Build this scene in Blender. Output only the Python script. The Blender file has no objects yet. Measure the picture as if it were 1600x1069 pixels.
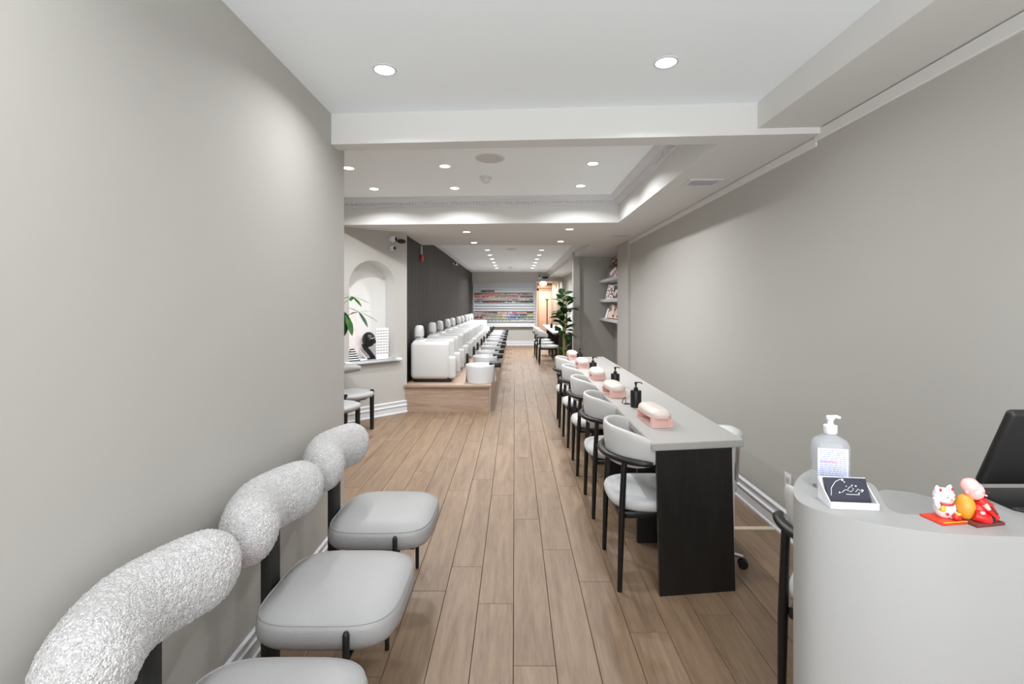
import bpy, bmesh, math, random
from mathutils import Vector, Matrix, noise
random.seed(7)
PI = math.pi
sc = bpy.context.scene
col = sc.collection
H = 1.45            # eye height; x = right, y = into the room, z = up

# ------------------------------------------------------------------ camera
cam = bpy.data.cameras.new('camera')
camo = bpy.data.objects.new('camera', cam)
col.objects.link(camo)
camo.location = (0, 0, H)
camo.rotation_euler = (PI/2, 0, 0)
cam.sensor_width = 36
cam.lens = 36*740/1600
cam.shift_x = -4/1600
cam.shift_y = -(534.5-475)/1600
cam.clip_start = 0.02
sc.camera = camo

# ------------------------------------------------------------------ world, exposure
w = bpy.data.worlds.new('daylight'); sc.world = w
w.use_nodes = True
bgn = w.node_tree.nodes['Background']
bgn.inputs[0].default_value = (0.96, 0.98, 1.0, 1)
bgn.inputs[1].default_value = 3.2
sc.view_settings.view_transform = 'Standard'
sc.view_settings.look = 'None'
sc.view_settings.exposure = 0.05
sc.view_settings.gamma = 1.0
sc.view_settings.use_curve_mapping = False
sc.cycles.max_bounces = 10
sc.cycles.diffuse_bounces = 7
sc.cycles.transparent_max_bounces = 12
sc.cycles.sample_clamp_indirect = 4
LAMP_W = 6.8        # each recessed downlight

def area_lamp(name, loc, size, power, shape='DISK', rot=(0, 0, 0), color=(.98, .99, 1), sy=None, spread=PI):
    l = bpy.data.lights.new(name, 'AREA')
    l.shape = shape; l.size = size
    if sy: l.size_y = sy
    l.energy = power; l.color = color; l.spread = spread
    o = bpy.data.objects.new(name, l); col.objects.link(o)
    o.location = loc; o.rotation_euler = rot
    return o
# daylight of the unseen storefront window, lamp tilted up to brighten the ceiling
area_lamp('window_daylight', (0.3, -1.45, 1.45), 2.4, 50, 'RECTANGLE', (PI/2+.9, 0, 0), (.98, .985, 1), 2.0)

# ------------------------------------------------------------------ helpers
def lin(c):
    return tuple((v/255/12.92 if v/255 <= .04045 else ((v/255+.055)/1.055)**2.4) for v in c)

def new_mat(name):
    m = bpy.data.materials.new(name); m.use_nodes = True
    return m, m.node_tree.nodes, m.node_tree.links, m.node_tree.nodes['Principled BSDF']

def mat(name, rgb, rough=.5, metal=0, var=.04, nscale=8, bump=0, bscale=60, spec=.5, emit=0, trans=0, coat=0):
    m, N, L, b = new_mat(name)
    c = lin(rgb)
    tc = N.new('ShaderNodeTexCoord')
    if var:
        nz = N.new('ShaderNodeTexNoise'); nz.inputs['Scale'].default_value = nscale
        nz.inputs['Detail'].default_value = 4
        L.new(tc.outputs['Object'], nz.inputs['Vector'])
        rp = N.new('ShaderNodeValToRGB')
        rp.color_ramp.elements[0].position = .3; rp.color_ramp.elements[1].position = .7
        rp.color_ramp.elements[0].color = tuple(v*(1-var) for v in c)+(1,)
        rp.color_ramp.elements[1].color = tuple(min(1, v*(1+var)) for v in c)+(1,)
        L.new(nz.outputs['Fac'], rp.inputs[0]); L.new(rp.outputs[0], b.inputs['Base Color'])
    else:
        b.inputs['Base Color'].default_value = c+(1,)
    b.inputs['Roughness'].default_value = rough
    b.inputs['Metallic'].default_value = metal
    b.inputs['Specular IOR Level'].default_value = spec
    b.inputs['Coat Weight'].default_value = coat
    b.inputs['Transmission Weight'].default_value = trans
    if emit:
        b.inputs['Emission Color'].default_value = c+(1,)
        b.inputs['Emission Strength'].default_value = emit
    if bump:
        n2 = N.new('ShaderNodeTexNoise'); n2.inputs['Scale'].default_value = bscale; n2.inputs['Detail'].default_value = 5
        L.new(tc.outputs['Object'], n2.inputs['Vector'])
        bp = N.new('ShaderNodeBump'); bp.inputs['Strength'].default_value = bump; bp.inputs['Distance'].default_value = .01
        L.new(n2.outputs['Fac'], bp.inputs['Height']); L.new(bp.outputs[0], b.inputs['Normal'])
    return m

def wood_mat(name, c1, c2, c3, axis='Y', rough=.45, scale=1.0, rnd=.12, bump=.08):
    m, N, L, b = new_mat(name)
    tc = N.new('ShaderNodeTexCoord'); oi = N.new('ShaderNodeObjectInfo')
    ad = N.new('ShaderNodeVectorMath'); ad.operation = 'ADD'
    cx = N.new('ShaderNodeCombineXYZ')
    mu = N.new('ShaderNodeMath'); mu.operation = 'MULTIPLY'; mu.inputs[1].default_value = 37
    L.new(oi.outputs['Random'], mu.inputs[0])
    for k in range(3): L.new(mu.outputs[0], cx.inputs[k])
    L.new(tc.outputs['Object'], ad.inputs[0]); L.new(cx.outputs[0], ad.inputs[1])
    mp = N.new('ShaderNodeMapping')
    s = {'Y': (9, .9, 9), 'X': (.9, 9, 9), 'Z': (9, 9, .9)}[axis]
    mp.inputs['Scale'].default_value = tuple(v*scale for v in s)
    L.new(ad.outputs[0], mp.inputs['Vector'])
    n1 = N.new('ShaderNodeTexNoise'); n1.inputs['Scale'].default_value = 1.3; n1.inputs['Detail'].default_value = 6; n1.inputs['Distortion'].default_value = 1.6
    n2 = N.new('ShaderNodeTexNoise'); n2.inputs['Scale'].default_value = 9; n2.inputs['Detail'].default_value = 5; n2.inputs['Roughness'].default_value = .65
    L.new(mp.outputs[0], n1.inputs['Vector']); L.new(mp.outputs[0], n2.inputs['Vector'])
    mx = N.new('ShaderNodeMix'); mx.data_type = 'FLOAT'; mx.inputs[0].default_value = .4
    L.new(n1.outputs['Fac'], mx.inputs[2]); L.new(n2.outputs['Fac'], mx.inputs[3])
    rp = N.new('ShaderNodeValToRGB')
    e = rp.color_ramp.elements
    e[0].position = .36; e[0].color = lin(c1)+(1,)
    e[1].position = .66; e[1].color = lin(c3)+(1,)
    x = e.new(.5); x.color = lin(c2)+(1,)
    L.new(mx.outputs[0], rp.inputs[0])
    hs = N.new('ShaderNodeHueSaturation')
    ma = N.new('ShaderNodeMath'); ma.operation = 'MULTIPLY_ADD'; ma.inputs[1].default_value = rnd*2; ma.inputs[2].default_value = 1-rnd
    L.new(oi.outputs['Random'], ma.inputs[0]); L.new(ma.outputs[0], hs.inputs['Value'])
    L.new(rp.outputs[0], hs.inputs['Color']); L.new(hs.outputs[0], b.inputs['Base Color'])
    b.inputs['Roughness'].default_value = rough
    bp = N.new('ShaderNodeBump'); bp.inputs['Strength'].default_value = bump; bp.inputs['Distance'].default_value = .003
    L.new(n2.outputs['Fac'], bp.inputs['Height']); L.new(bp.outputs[0], b.inputs['Normal'])
    return m

def print_mat(name, cols, scale=30, dark=(40, 30, 30)):
    m, N, L, b = new_mat(name)
    tc = N.new('ShaderNodeTexCoord')
    v = N.new('ShaderNodeTexVoronoi'); v.inputs['Scale'].default_value = scale
    L.new(tc.outputs['Object'], v.inputs['Vector'])
    sp = N.new('ShaderNodeSeparateColor'); L.new(v.outputs['Color'], sp.inputs[0])
    rp = N.new('ShaderNodeValToRGB'); rp.color_ramp.interpolation = 'CONSTANT'
    e = rp.color_ramp.elements
    e[0].position = 0; e[0].color = lin(cols[0])+(1,)
    e[1].position = 1/len(cols); e[1].color = lin(cols[1])+(1,)
    for i, c in enumerate(cols[2:], 2):
        q = e.new(i/len(cols)); q.color = lin(c)+(1,)
    L.new(sp.outputs[0], rp.inputs[0]); L.new(rp.outputs[0], b.inputs['Base Color'])
    b.inputs['Roughness'].default_value = .35
    return m

M = {}
M['wall'] = mat('wall_paint', (179, 177, 172), .75, var=.012, nscale=1.5, bump=.02, bscale=180)
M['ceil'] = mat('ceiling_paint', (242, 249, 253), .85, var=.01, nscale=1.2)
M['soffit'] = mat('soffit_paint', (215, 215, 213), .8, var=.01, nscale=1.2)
M['trim'] = mat('white_trim_paint', (212, 213, 217), .45, var=.01)
M['nichebright'] = mat('brightened_niche_white', (226, 226, 224), .7, var=.01)  # paler than the walls: the niche's light is put into its colour
M['sub'] = mat('dark_gap', (84, 66, 50), .9, var=.05)
M['plank'] = wood_mat('oak_plank', (110, 89, 70), (125, 103, 82), (139, 117, 96), 'Y', .5, 1.0, .07)
M['plat'] = wood_mat('platform_oak', (150, 126, 108), (168, 145, 127), (182, 161, 142), 'X', .45, .8, .03)
M['slat'] = wood_mat('dark_slat_wood', (30, 27, 25), (39, 36, 33), (52, 48, 44), 'Z', .55, 1.2, .35)
M['blackwood'] = wood_mat('black_oak', (13, 12, 11), (20, 19, 17), (31, 29, 26), 'Z', .5, 1.6, .03)
M['quartz'] = mat('pale_laminate', (172, 171, 168), .4, var=.012, nscale=60)
M['leather'] = mat('grey_white_leather', (153, 153, 153), .45, var=.015, nscale=5, bump=.15, bscale=260)
M['wleather'] = mat('white_leather', (196, 196, 195), .4, var=.012, nscale=5, bump=.08, bscale=200)
M['velvet'] = mat('white_velvet', (196, 197, 198), .8, var=.06, nscale=9, bump=.1, bscale=300)
M['black'] = mat('black_lacquer', (13, 13, 14), .38, var=.06)
M['blackmat'] = mat('matt_black_metal', (14, 14, 15), .5, var=.06)
M['white'] = mat('white_gloss', (214, 216, 219), .22, var=.01)
M['whitemat'] = mat('white_matt', (208, 209, 211), .55, var=.01)
M['desk'] = mat('white_desk_laminate', (154, 154, 153), .5, var=.012, nscale=3)
M['chrome'] = mat('chrome', (200, 200, 205), .15, 1, var=0)
M['pink'] = mat('rose_pink_plastic', (222, 184, 176), .3, var=.02)
M['cream'] = mat('cream_vinyl', (214, 204, 196), .35, var=.02)
M['red'] = mat('red_gloss', (206, 30, 28), .3, var=.03)
M['orange'] = mat('red_orange_gloss', (222, 58, 28), .3, var=.03)
M['gold'] = mat('gold_paint', (226, 170, 50), .35, var=.05)
M['yellow'] = mat('saffron_paint', (206, 142, 44), .4, var=.06, nscale=60)
M['skin'] = mat('pink_ceramic', (244, 178, 176), .25, var=.03, nscale=40)
M['brown'] = mat('maroon_brown_wood', (106, 48, 44), .5, var=.12, nscale=60)
M['ink'] = mat('navy_black_card', (26, 30, 46), .4, var=.04)
M['paper'] = mat('white_paper', (236, 236, 238), .6, var=.01)
M['inkblue'] = mat('blue_grey_print', (120, 126, 170), .6, var=0)
M['inkred'] = mat('soft_red_print', (206, 130, 150), .6, var=0)
M['label'] = mat('pale_blue_label', (208, 212, 236), .5, var=.05, nscale=50)
M['leaf'] = mat('leaf_green', (62, 114, 44), .35, var=.3, nscale=14)
M['leafdark'] = mat('dark_leaf_green', (48, 88, 44), .35, var=.3, nscale=16)
M['leafpale'] = mat('grey_green_leaf', (92, 116, 92), .4, var=.2, nscale=16)
M['stem'] = mat('pale_bamboo_stem', (160, 148, 84), .5, var=.2, nscale=20)
M['pot'] = mat('black_pot', (30, 30, 31), .5)
M['soil'] = mat('dark_soil', (52, 40, 30), .95, var=.3, nscale=50, bump=.6)
M['grey'] = mat('light_grey_plastic', (196, 196, 196), .45, var=.02)
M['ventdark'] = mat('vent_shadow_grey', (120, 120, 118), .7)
M['peach'] = mat('peach_door_paint', (240, 214, 200), .5, var=.02)
M['peachdark'] = mat('tan_wall_paint', (206, 178, 150), .6, var=.03)
M['bluegrey'] = mat('cool_shelf_edge', (176, 184, 190), .3)
M['glow'] = mat('downlight_glow', (255, 252, 246), .5, var=0, emit=9)
M['warmglow'] = mat('warm_lamp_glow', (255, 236, 200), .5, var=0, emit=5)
M['art1'] = print_mat('photo_print', [(222, 206, 196), (120, 74, 60), (236, 226, 220), (178, 128, 110), (60, 44, 42)], 16)
M['art2'] = print_mat('sheet_print', [(236, 230, 228), (176, 52, 44), (232, 228, 226), (120, 90, 84), (240, 236, 234), (44, 38, 38)], 42)
M['art3'] = print_mat('pink_sheet_print', [(214, 180, 170), (236, 216, 208), (110, 70, 64), (228, 200, 190)], 26)
m, N, L, b = new_mat('clear_plastic')
b.inputs['Base Color'].default_value = (.62, .66, .72, 1); b.inputs['Roughness'].default_value = .06
b.inputs['Alpha'].default_value = .25; b.inputs['Coat Weight'].default_value = 1
M['clear'] = m
m, N, L, b = new_mat('acrylic_sheet')
b.inputs['Base Color'].default_value = (.86, .90, .92, 1); b.inputs['Roughness'].default_value = .15
b.inputs['Alpha'].default_value = .45
M['acrylic'] = m
# curly wool boucle
m, N, L, b = new_mat('boucle_wool')
tc = N.new('ShaderNodeTexCoord')
v = N.new('ShaderNodeTexVoronoi'); v.inputs['Scale'].default_value = 190
nz = N.new('ShaderNodeTexNoise'); nz.inputs['Scale'].default_value = 130; nz.inputs['Detail'].default_value = 4; nz.inputs['Distortion'].default_value = 2
n3 = N.new('ShaderNodeTexNoise'); n3.inputs['Scale'].default_value = 5
for q in (v, nz, n3): L.new(tc.outputs['Object'], q.inputs['Vector'])
rp = N.new('ShaderNodeValToRGB')
rp.color_ramp.elements[0].position = .25; rp.color_ramp.elements[0].color = lin((168, 166, 166))+(1,)  # low spots between curls darkened: crevice shade put into the colour
rp.color_ramp.elements[1].position = .62; rp.color_ramp.elements[1].color = lin((228, 227, 227))+(1,)
L.new(nz.outputs['Fac'], rp.inputs[0]); L.new(rp.outputs[0], b.inputs['Base Color'])
ad = N.new('ShaderNodeMath'); ad.operation = 'SUBTRACT'
L.new(nz.outputs['Fac'], ad.inputs[0]); L.new(v.outputs['Distance'], ad.inputs[1])
bp = N.new('ShaderNodeBump'); bp.inputs['Strength'].default_value = 1.0; bp.inputs['Distance'].default_value = .006
L.new(ad.outputs[0], bp.inputs['Height']); L.new(bp.outputs[0], b.inputs['Normal'])
b.inputs['Roughness'].default_value = .95; b.inputs['Specular IOR Level'].default_value = .15
b.inputs['Sheen Weight'].default_value = .3
M['boucle'] = m

def link(o, parent=None):
    col.objects.link(o)
    if parent: o.parent = parent
    return o

def mk(name, bm, m, parent=None, smooth=None, kind=None, loc=None, rot=None):
    """bmesh -> ONE mesh object"""
    bmesh.ops.recalc_face_normals(bm, faces=bm.faces)
    me = bpy.data.meshes.new(name); bm.to_mesh(me); bm.free()
    for q in (m if isinstance(m, (list, tuple)) else [m]): me.materials.append(q)
    if smooth is not None:
        me.shade_smooth()
        me.set_sharp_from_angle(angle=math.radians(smooth))
    o = bpy.data.objects.new(name, me)
    link(o, parent)
    if kind: o['kind'] = kind
    if loc: o.location = loc
    if rot: o.rotation_euler = rot
    return o

def inst(name, me, parent, loc=(0, 0, 0), rot=(0, 0, 0), scale=(1, 1, 1)):
    o = bpy.data.objects.new(name, me); link(o, parent)
    o.location = loc; o.rotation_euler = rot; o.scale = scale
    return o

def tag(o, label=None, cat=None, group=None, kind=None):
    if label: o['label'] = label
    if cat: o['category'] = cat
    if group: o['group'] = group
    if kind: o['kind'] = kind
    return o

def thing(name, label, cat, loc=(0, 0, 0), rz=0, group=None):
    o = bpy.data.objects.new(name, None); o.empty_display_size = .05
    link(o); o.location = loc; o.rotation_euler = (0, 0, rz)
    return tag(o, label, cat, group)

KIDS = {}
def kids(o):
    return [c for c in bpy.data.objects if c.parent == o]

def dup(o, loc=None, rz=None, label=None, group=None, parent=None):
    c = o.copy(); col.objects.link(c)
    if parent: c.parent = parent
    if loc is not None: c.location = loc
    if rz is not None: c.rotation_euler = (0, 0, rz)
    if label: c['label'] = label
    if group: c['group'] = group
    for k in kids(o):
        if k is not c: dup(k, parent=c)
    return c

def box(bm, x0, x1, y0, y1, z0, z1, mi=0):
    v = [bm.verts.new(p) for p in ((x0, y0, z0), (x1, y0, z0), (x1, y1, z0), (x0, y1, z0), (x0, y0, z1), (x1, y0, z1), (x1, y1, z1), (x0, y1, z1))]
    fs = []
    for f in ((0, 3, 2, 1), (4, 5, 6, 7), (0, 1, 5, 4), (1, 2, 6, 5), (2, 3, 7, 6), (3, 0, 4, 7)):
        q = bm.faces.new([v[i] for i in f]); q.material_index = mi; fs.append(q)
    return v

def boxm(*a):
    bm = bmesh.new(); box(bm, *a); return bm

def rbox(bm, x0, x1, y0, y1, z0, z1, r=.01, seg=3):
    t = bmesh.new(); box(t, x0, x1, y0, y1, z0, z1)
    r = min(r, .49*min(abs(x1-x0), abs(y1-y0), abs(z1-z0)))
    bmesh.ops.bevel(t, geom=t.edges[:]+t.verts[:], offset=r, segments=seg, profile=.5, affect='EDGES')
    me = bpy.data.meshes.new('t'); t.to_mesh(me); t.free(); bm.from_mesh(me); bpy.data.meshes.remove(me)
    return bm

def prism(bm, pts, z0, z1):
    a = [bm.verts.new((x, y, z0)) for x, y in pts]; b_ = [bm.verts.new((x, y, z1)) for x, y in pts]
    bm.faces.new(a[::-1]); bm.faces.new(b_)
    n = len(pts)
    for i in range(n): bm.faces.new([a[i], a[(i+1) % n], b_[(i+1) % n], b_[i]])

def extr(bm, prof, p0, p1, nrm, up=(0, 0, 1)):
    """extrude a profile (out, up) along p0->p1; nrm = outward direction"""
    n = Vector(nrm).normalized(); u = Vector(up)
    rows = []
    for p in (Vector(p0), Vector(p1)):
        rows.append([bm.verts.new(p+n*a+u*b_) for a, b_ in prof])
    k = len(prof)
    for i in range(k): bm.faces.new([rows[0][i], rows[0][(i+1) % k], rows[1][(i+1) % k], rows[1][i]])
    bm.faces.new(rows[0][::-1]); bm.faces.new(rows[1])

def rings(bm, rs, close=True, cap=True):
    vs = [[bm.verts.new(p) for p in r] for r in rs]
    n = len(vs[0])
    for a, b_ in zip(vs, vs[1:]):
        for i in range(n if close else n-1):
            bm.faces.new([a[i], a[(i+1) % n], b_[(i+1) % n], b_[i]])
    if cap:
        bm.faces.new(vs[0][::-1]); bm.faces.new(vs[-1])
    return vs

def lathe(bm, prof, n=24, c=(0, 0, 0), cap=True):
    rings(bm, [[(c[0]+r*math.cos(2*PI*i/n), c[1]+r*math.sin(2*PI*i/n), c[2]+z) for i in range(n)] for r, z in prof], True, cap)

def tube(bm, pts, rad, n=8, flat=1.0, up=None):
    """sweep; rad number or list; flat squashes the second axis"""
    pts = [Vector(p) for p in pts]; rs = []
    prev = None
    for i, p in enumerate(pts):
        t = (pts[min(i+1, len(pts)-1)]-pts[max(i-1, 0)]).normalized()
        if up is not None: a = Vector(up).cross(t)
        else:
            ref = prev if prev is not None else (Vector((0, 0, 1)) if abs(t.z) < .9 else Vector((1, 0, 0)))
            a = ref-t*ref.dot(t)
        a.normalize(); prev = a
        b_ = t.cross(a)
        r = rad[i] if isinstance(rad, (list, tuple)) else rad
        rs.append([p+a*(r*math.cos(2*PI*k/n))+b_*(r*flat*math.sin(2*PI*k/n)) for k in range(n)])
    rings(bm, rs)

def superpts(w, d, n=3.6, k=40):
    out = []
    for i in range(k):
        t = 2*PI*i/k; c, s = math.cos(t), math.sin(t)
        out.append((abs(c)**(2/n)*math.copysign(w/2, c), abs(s)**(2/n)*math.copysign(d/2, s)))
    return out

def pad(bm, w, d, prof, n=3.6, k=40, c=(0, 0)):
    """prof list of (inset, z)"""
    rings(bm, [[(x+c[0], y+c[1], z) for x, y in superpts(w-2*i, d-2*i, n, k)] for i, z in prof])

def blob(bm, c, r, seg=16, rot=None):
    """ellipsoid"""
    mt = Matrix.Translation(c)
    if rot: mt = mt @ rot
    mt = mt @ Matrix.Diagonal((r[0], r[1], r[2], 1))
    bmesh.ops.create_uvsphere(bm, u_segments=seg, v_segments=max(8, seg*2//3), radius=1, matrix=mt)

def struct(name, bm, m, smooth=None, parent=None):
    o = mk(name, bm, m, parent, smooth)
    if not parent: o['kind'] = 'structure'
    return o

# ------------------------------------------------------------------ the room
XL, XR = -1.08, 1.70
XD = -1.50           # dark slatted wall
XT = 1.20            # tray edge on the right
Z1, ZL, Z2, Z3 = 2.57, 2.39, 2.69, 2.56
YB = -1.5            # storefront
YF = 16.5
XN = -2.9            # nook far left

# floor: slab and planks
floor = struct('floor', boxm(XN-.1, 3.2, YB-.1, 22.1, -.12, -.010), M['sub'])
PW, PL = .171, 1.292
offs = {0: .606, 1: .21, 2: 1.18, 3: .80, 4: .35, 5: .92, 6: .1, 7: .66, 8: 1.22, 9: .45,
        -1: 1.0, -2: .03, -3: 1.10, -4: .55, -5: .22, -6: .8, -7: .34, -8: 1.15, -9: .6, -10: .05, -11: .9, -12: .4, -13: .75, -14: 1.2, -15: .3, -16: .95, -17: .5}
def plank_bm(x0, x1, y0, y1):
    bm = bmesh.new(); g = .0011
    box(bm, x0+g, x1-g, y0+g, y1-g, -.0095, 0)
    top = [e for e in bm.edges if all(v.co.z > -.001 for v in e.verts)]
    bmesh.ops.bevel(bm, geom=top, offset=.0014, segments=1, affect='EDGES')
    return bm
PLANKS = {}
far_bm = bmesh.new()
YN = 7.6
for c in range(-17, 10):
    x0 = -.005+c*PW; x1 = x0+PW
    if x1 > 1.72: x1 = 1.72
    y = YB-PL+(offs.get(c, .5)-YB) % PL
    while y < YF+.5:
        a, b_ = max(y, YB), y+PL
        y += PL
        if b_-a < .02: continue
        if x1 < XD and a > 6.5: continue
        if x1 < XL-.15 and b_ < 2.9: continue
        hid = (x1 < -.33 and a > 6.45)
        if a < YN and not hid and not (b_ < .9) and len(PLANKS) >= 0:
            key = (round(x1-x0, 3), round(b_-a, 3))
            if key not in PLANKS:
                o = mk('plank', plank_bm(0, x1-x0, 0, b_-a), M['plank'], floor)
                PLANKS[key] = o.data; o.location = (x0, a, 0)
            else:
                inst('plank', PLANKS[key], floor, (x0, a, 0))
        elif not hid:
            if a >= YF: continue
            g = .0011
            box(far_bm, x0+g, x1-g, a+g, min(b_, 22)-g, -.0095, 0)
fp = mk('far_planks', far_bm, M['plank'], floor, kind='stuff')
mk('back_room_flooring', boxm(XD, 3.1, YF+.5, 22, -.0095, 0), M['plank'], floor, kind='stuff')

# walls
T = .15
struct('wall_left', boxm(XL-T, XL, YB, 3.0, 0, 2.9), M['wall'])
struct('wall_right', boxm(XR, XR+T, YB, 7.67, 0, 2.9), M['wall'])
bm = boxm(XR+.28, XR+.4, 7.4, 9.7, 0, 2.9); box(bm, XR+T, XR+.28, 7.55, 7.67, 0, 2.9)
struct('wall_niche', bm, M['wall'])
bm = boxm(XT-.03, XT+.10, 9.42, 9.62, 0, ZL+.3); box(bm, XT+.10, XR+.28, 9.5, 9.62, 0, ZL+.3)
struct('wall_fin', bm, M['wall'])
struct('wall_far_right', boxm(XR, XR+T, 9.62, 22, 0, 2.9), M['wall'])
struct('wall_nook_left', boxm(XN-T, XN, 2.85, 6.4, 0, 2.9), M['wall'])
struct('wall_nook_front', boxm(XN, XL-T, 2.85, 3.0, 0, 2.9), M['wall'])
# far wall with an opening at the right
bm = boxm(XD-.2, .76, YF, YF+.12, 0, 2.9); box(bm, .76, XR, YF, YF+.12, 2.24, 2.9)
wf = struct('wall_back', bm, M['wall'])
# back room beyond the opening
bm = boxm(.3, 3.2, 21.9, 22.1, 0, 2.7); box(bm, .3, .4, YF+.12, 21.9, 0, 2.7)
struct('wall_back_room', bm, M['peachdark'])
struct('ceiling_back_room', boxm(.4, XR, YF+.12, 21.9, 2.4, 2.5), M['soffit'])
# slatted dark wall
ws = struct('wall_slatted', boxm(XD-.12, XD, 6.42, YF, 0, 2.7), M['blackmat'])
sl = None; y = 6.44; i = 0
while y < YF-.02:
    if sl is None:
        bm = boxm(0, .018, 0, .073, .37, 2.556)
        bmesh.ops.bevel(bm, geom=[e for e in bm.edges if abs(e.verts[0].co.z-e.verts[1].co.z) > 1], offset=.003, segments=1, affect='EDGES')
        sl = mk('slat', bm, M['slat'], ws); sl.location = (XD, y, 0)
    else:
        inst('slat', sl.data, ws, (XD, y, 0))
    y += .086
# storefront behind the photographer: low sill, mullions, glass
bm = boxm(XL-T, XR+T, YB-.15, YB, 0, .35); box(bm, XL-T, XR+T, YB-.15, YB, 2.45, 2.9)
box(bm, XL-T, XL+.1, YB-.15, YB, .35, 2.45); box(bm, XR-.1, XR+T, YB-.15, YB, .35, 2.45); box(bm, .25, .33, YB-.15, YB, .35, 2.45)
struct('wall_storefront', bm, M['trim'])

# angled wall with arched niche
P0 = Vector((XN, 5.76-.0, 0)); A1 = Vector((-2.06, 5.78, 0)); A2 = Vector((-1.45, 6.38, 0))
dirv = (A2-A1).normalized(); A0 = A1-dirv*1.16
nrm = Vector((dirv.y, -dirv.x, 0))      # towards the camera
LEN = (A2-A0).length
def W(u, z, out=0): return A0+dirv*u+nrm*out+Vector((0, 0, z))
def u_at(px):
    k = (px-804)/740
    return (k*A0.y-A0.x)/(dirv.x-k*dirv.y)
ua, ub = u_at(545.5), u_at(617.5)
um = (ua+ub)/2; ur = (ub-ua)/2
zs, zt = .735, 2.005-ur
arch = [(ua, zs), (ub, zs)]+[(um+ur*math.cos(t*PI/20), zt+ur*1.0*math.sin(t*PI/20)) for t in range(21)]
bm = bmesh.new()
outer = [(0, 0), (LEN, 0), (LEN, 2.7), (0, 2.7)]
ov = [bm.verts.new(W(u, z)) for u, z in outer]; av = [bm.verts.new(W(u, z)) for u, z in arch]
es = [bm.edges.new((ov[i], ov[(i+1) % 4])) for i in range(4)]+[bm.edges.new((av[i], av[(i+1) % len(av)])) for i in range(len(av))]
bmesh.ops.triangle_fill(bm, use_beauty=True, edges=es)
bv = [bm.verts.new(W(u, z, -.26)) for u, z in arch]
for i in range(len(av)):
    j = (i+1) % len(av); bm.faces.new([av[i], av[j], bv[j], bv[i]]).material_index = 1
bm.faces.new(bv).material_index = 1
b2 = [bm.verts.new(W(u, z, -.32)) for u, z in outer]
for i in range(4): bm.faces.new([ov[i], ov[(i+1) % 4], b2[(i+1) % 4], b2[i]])
bm.faces.new(b2)
struct('wall_angled', bm, [M['wall'], M['nichebright']], 30)
bm = bmesh.new(); pr = [(-.255, 0), (.045, 0), (.055, .008), (.055, .03), (.045, .038), (-.255, .038)]
extr(bm, pr, W(ua+.005, zs-.036+.0), W(ub-.005, zs-.036+.0), nrm)
extr(bm, [(.0, 0), (.045, 0), (.055, .008), (.055, .03), (.045, .038), (0, .038)], W(ua-.07, zs-.036), W(ub+.07, zs-.036), nrm)
struct('trim_1', bm, M['trim'])
SILL = zs+.002
# ceilings
struct('ceiling', boxm(XL, XT+.17, YB, 2.85, Z1, Z1+.15), M['ceil'])
struct('ceiling_soffit', boxm(XT+.15, XR, YB, 2.75, 2.425, 2.9), M['soffit'])
def ybeam(x, base): return base-.065*(x+1.08)
bm = bmesh.new(); prism(bm, [(XN, ybeam(XL, 2.79)), (XL, 2.79), (XR, ybeam(XR, 2.79)), (XR, ybeam(XR, 2.94)), (XN, ybeam(XL, 2.94)+.06)], ZL, 2.9)
bm.faces.ensure_lookup_table()
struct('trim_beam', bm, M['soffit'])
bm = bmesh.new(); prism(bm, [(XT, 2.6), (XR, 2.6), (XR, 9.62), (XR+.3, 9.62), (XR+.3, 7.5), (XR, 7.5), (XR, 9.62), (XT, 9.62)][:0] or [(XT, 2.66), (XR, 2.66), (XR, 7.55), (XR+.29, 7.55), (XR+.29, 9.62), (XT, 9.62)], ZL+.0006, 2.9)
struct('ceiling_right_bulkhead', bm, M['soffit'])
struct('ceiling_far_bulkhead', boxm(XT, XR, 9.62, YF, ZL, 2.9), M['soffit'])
struct('ceiling_tray', boxm(XN+.5, XT+.1, 2.9, 5.8, Z2, Z2+.15), M['ceil'])
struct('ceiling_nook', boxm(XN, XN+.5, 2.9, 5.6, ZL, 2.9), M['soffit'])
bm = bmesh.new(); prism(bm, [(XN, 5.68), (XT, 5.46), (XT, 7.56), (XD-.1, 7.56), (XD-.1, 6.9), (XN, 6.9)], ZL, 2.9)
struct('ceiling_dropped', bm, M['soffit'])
struct('ceiling_long_tray', boxm(XD-.12, XT+.1, 7.5, YF, Z3, Z3+.15), M['ceil'])

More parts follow.
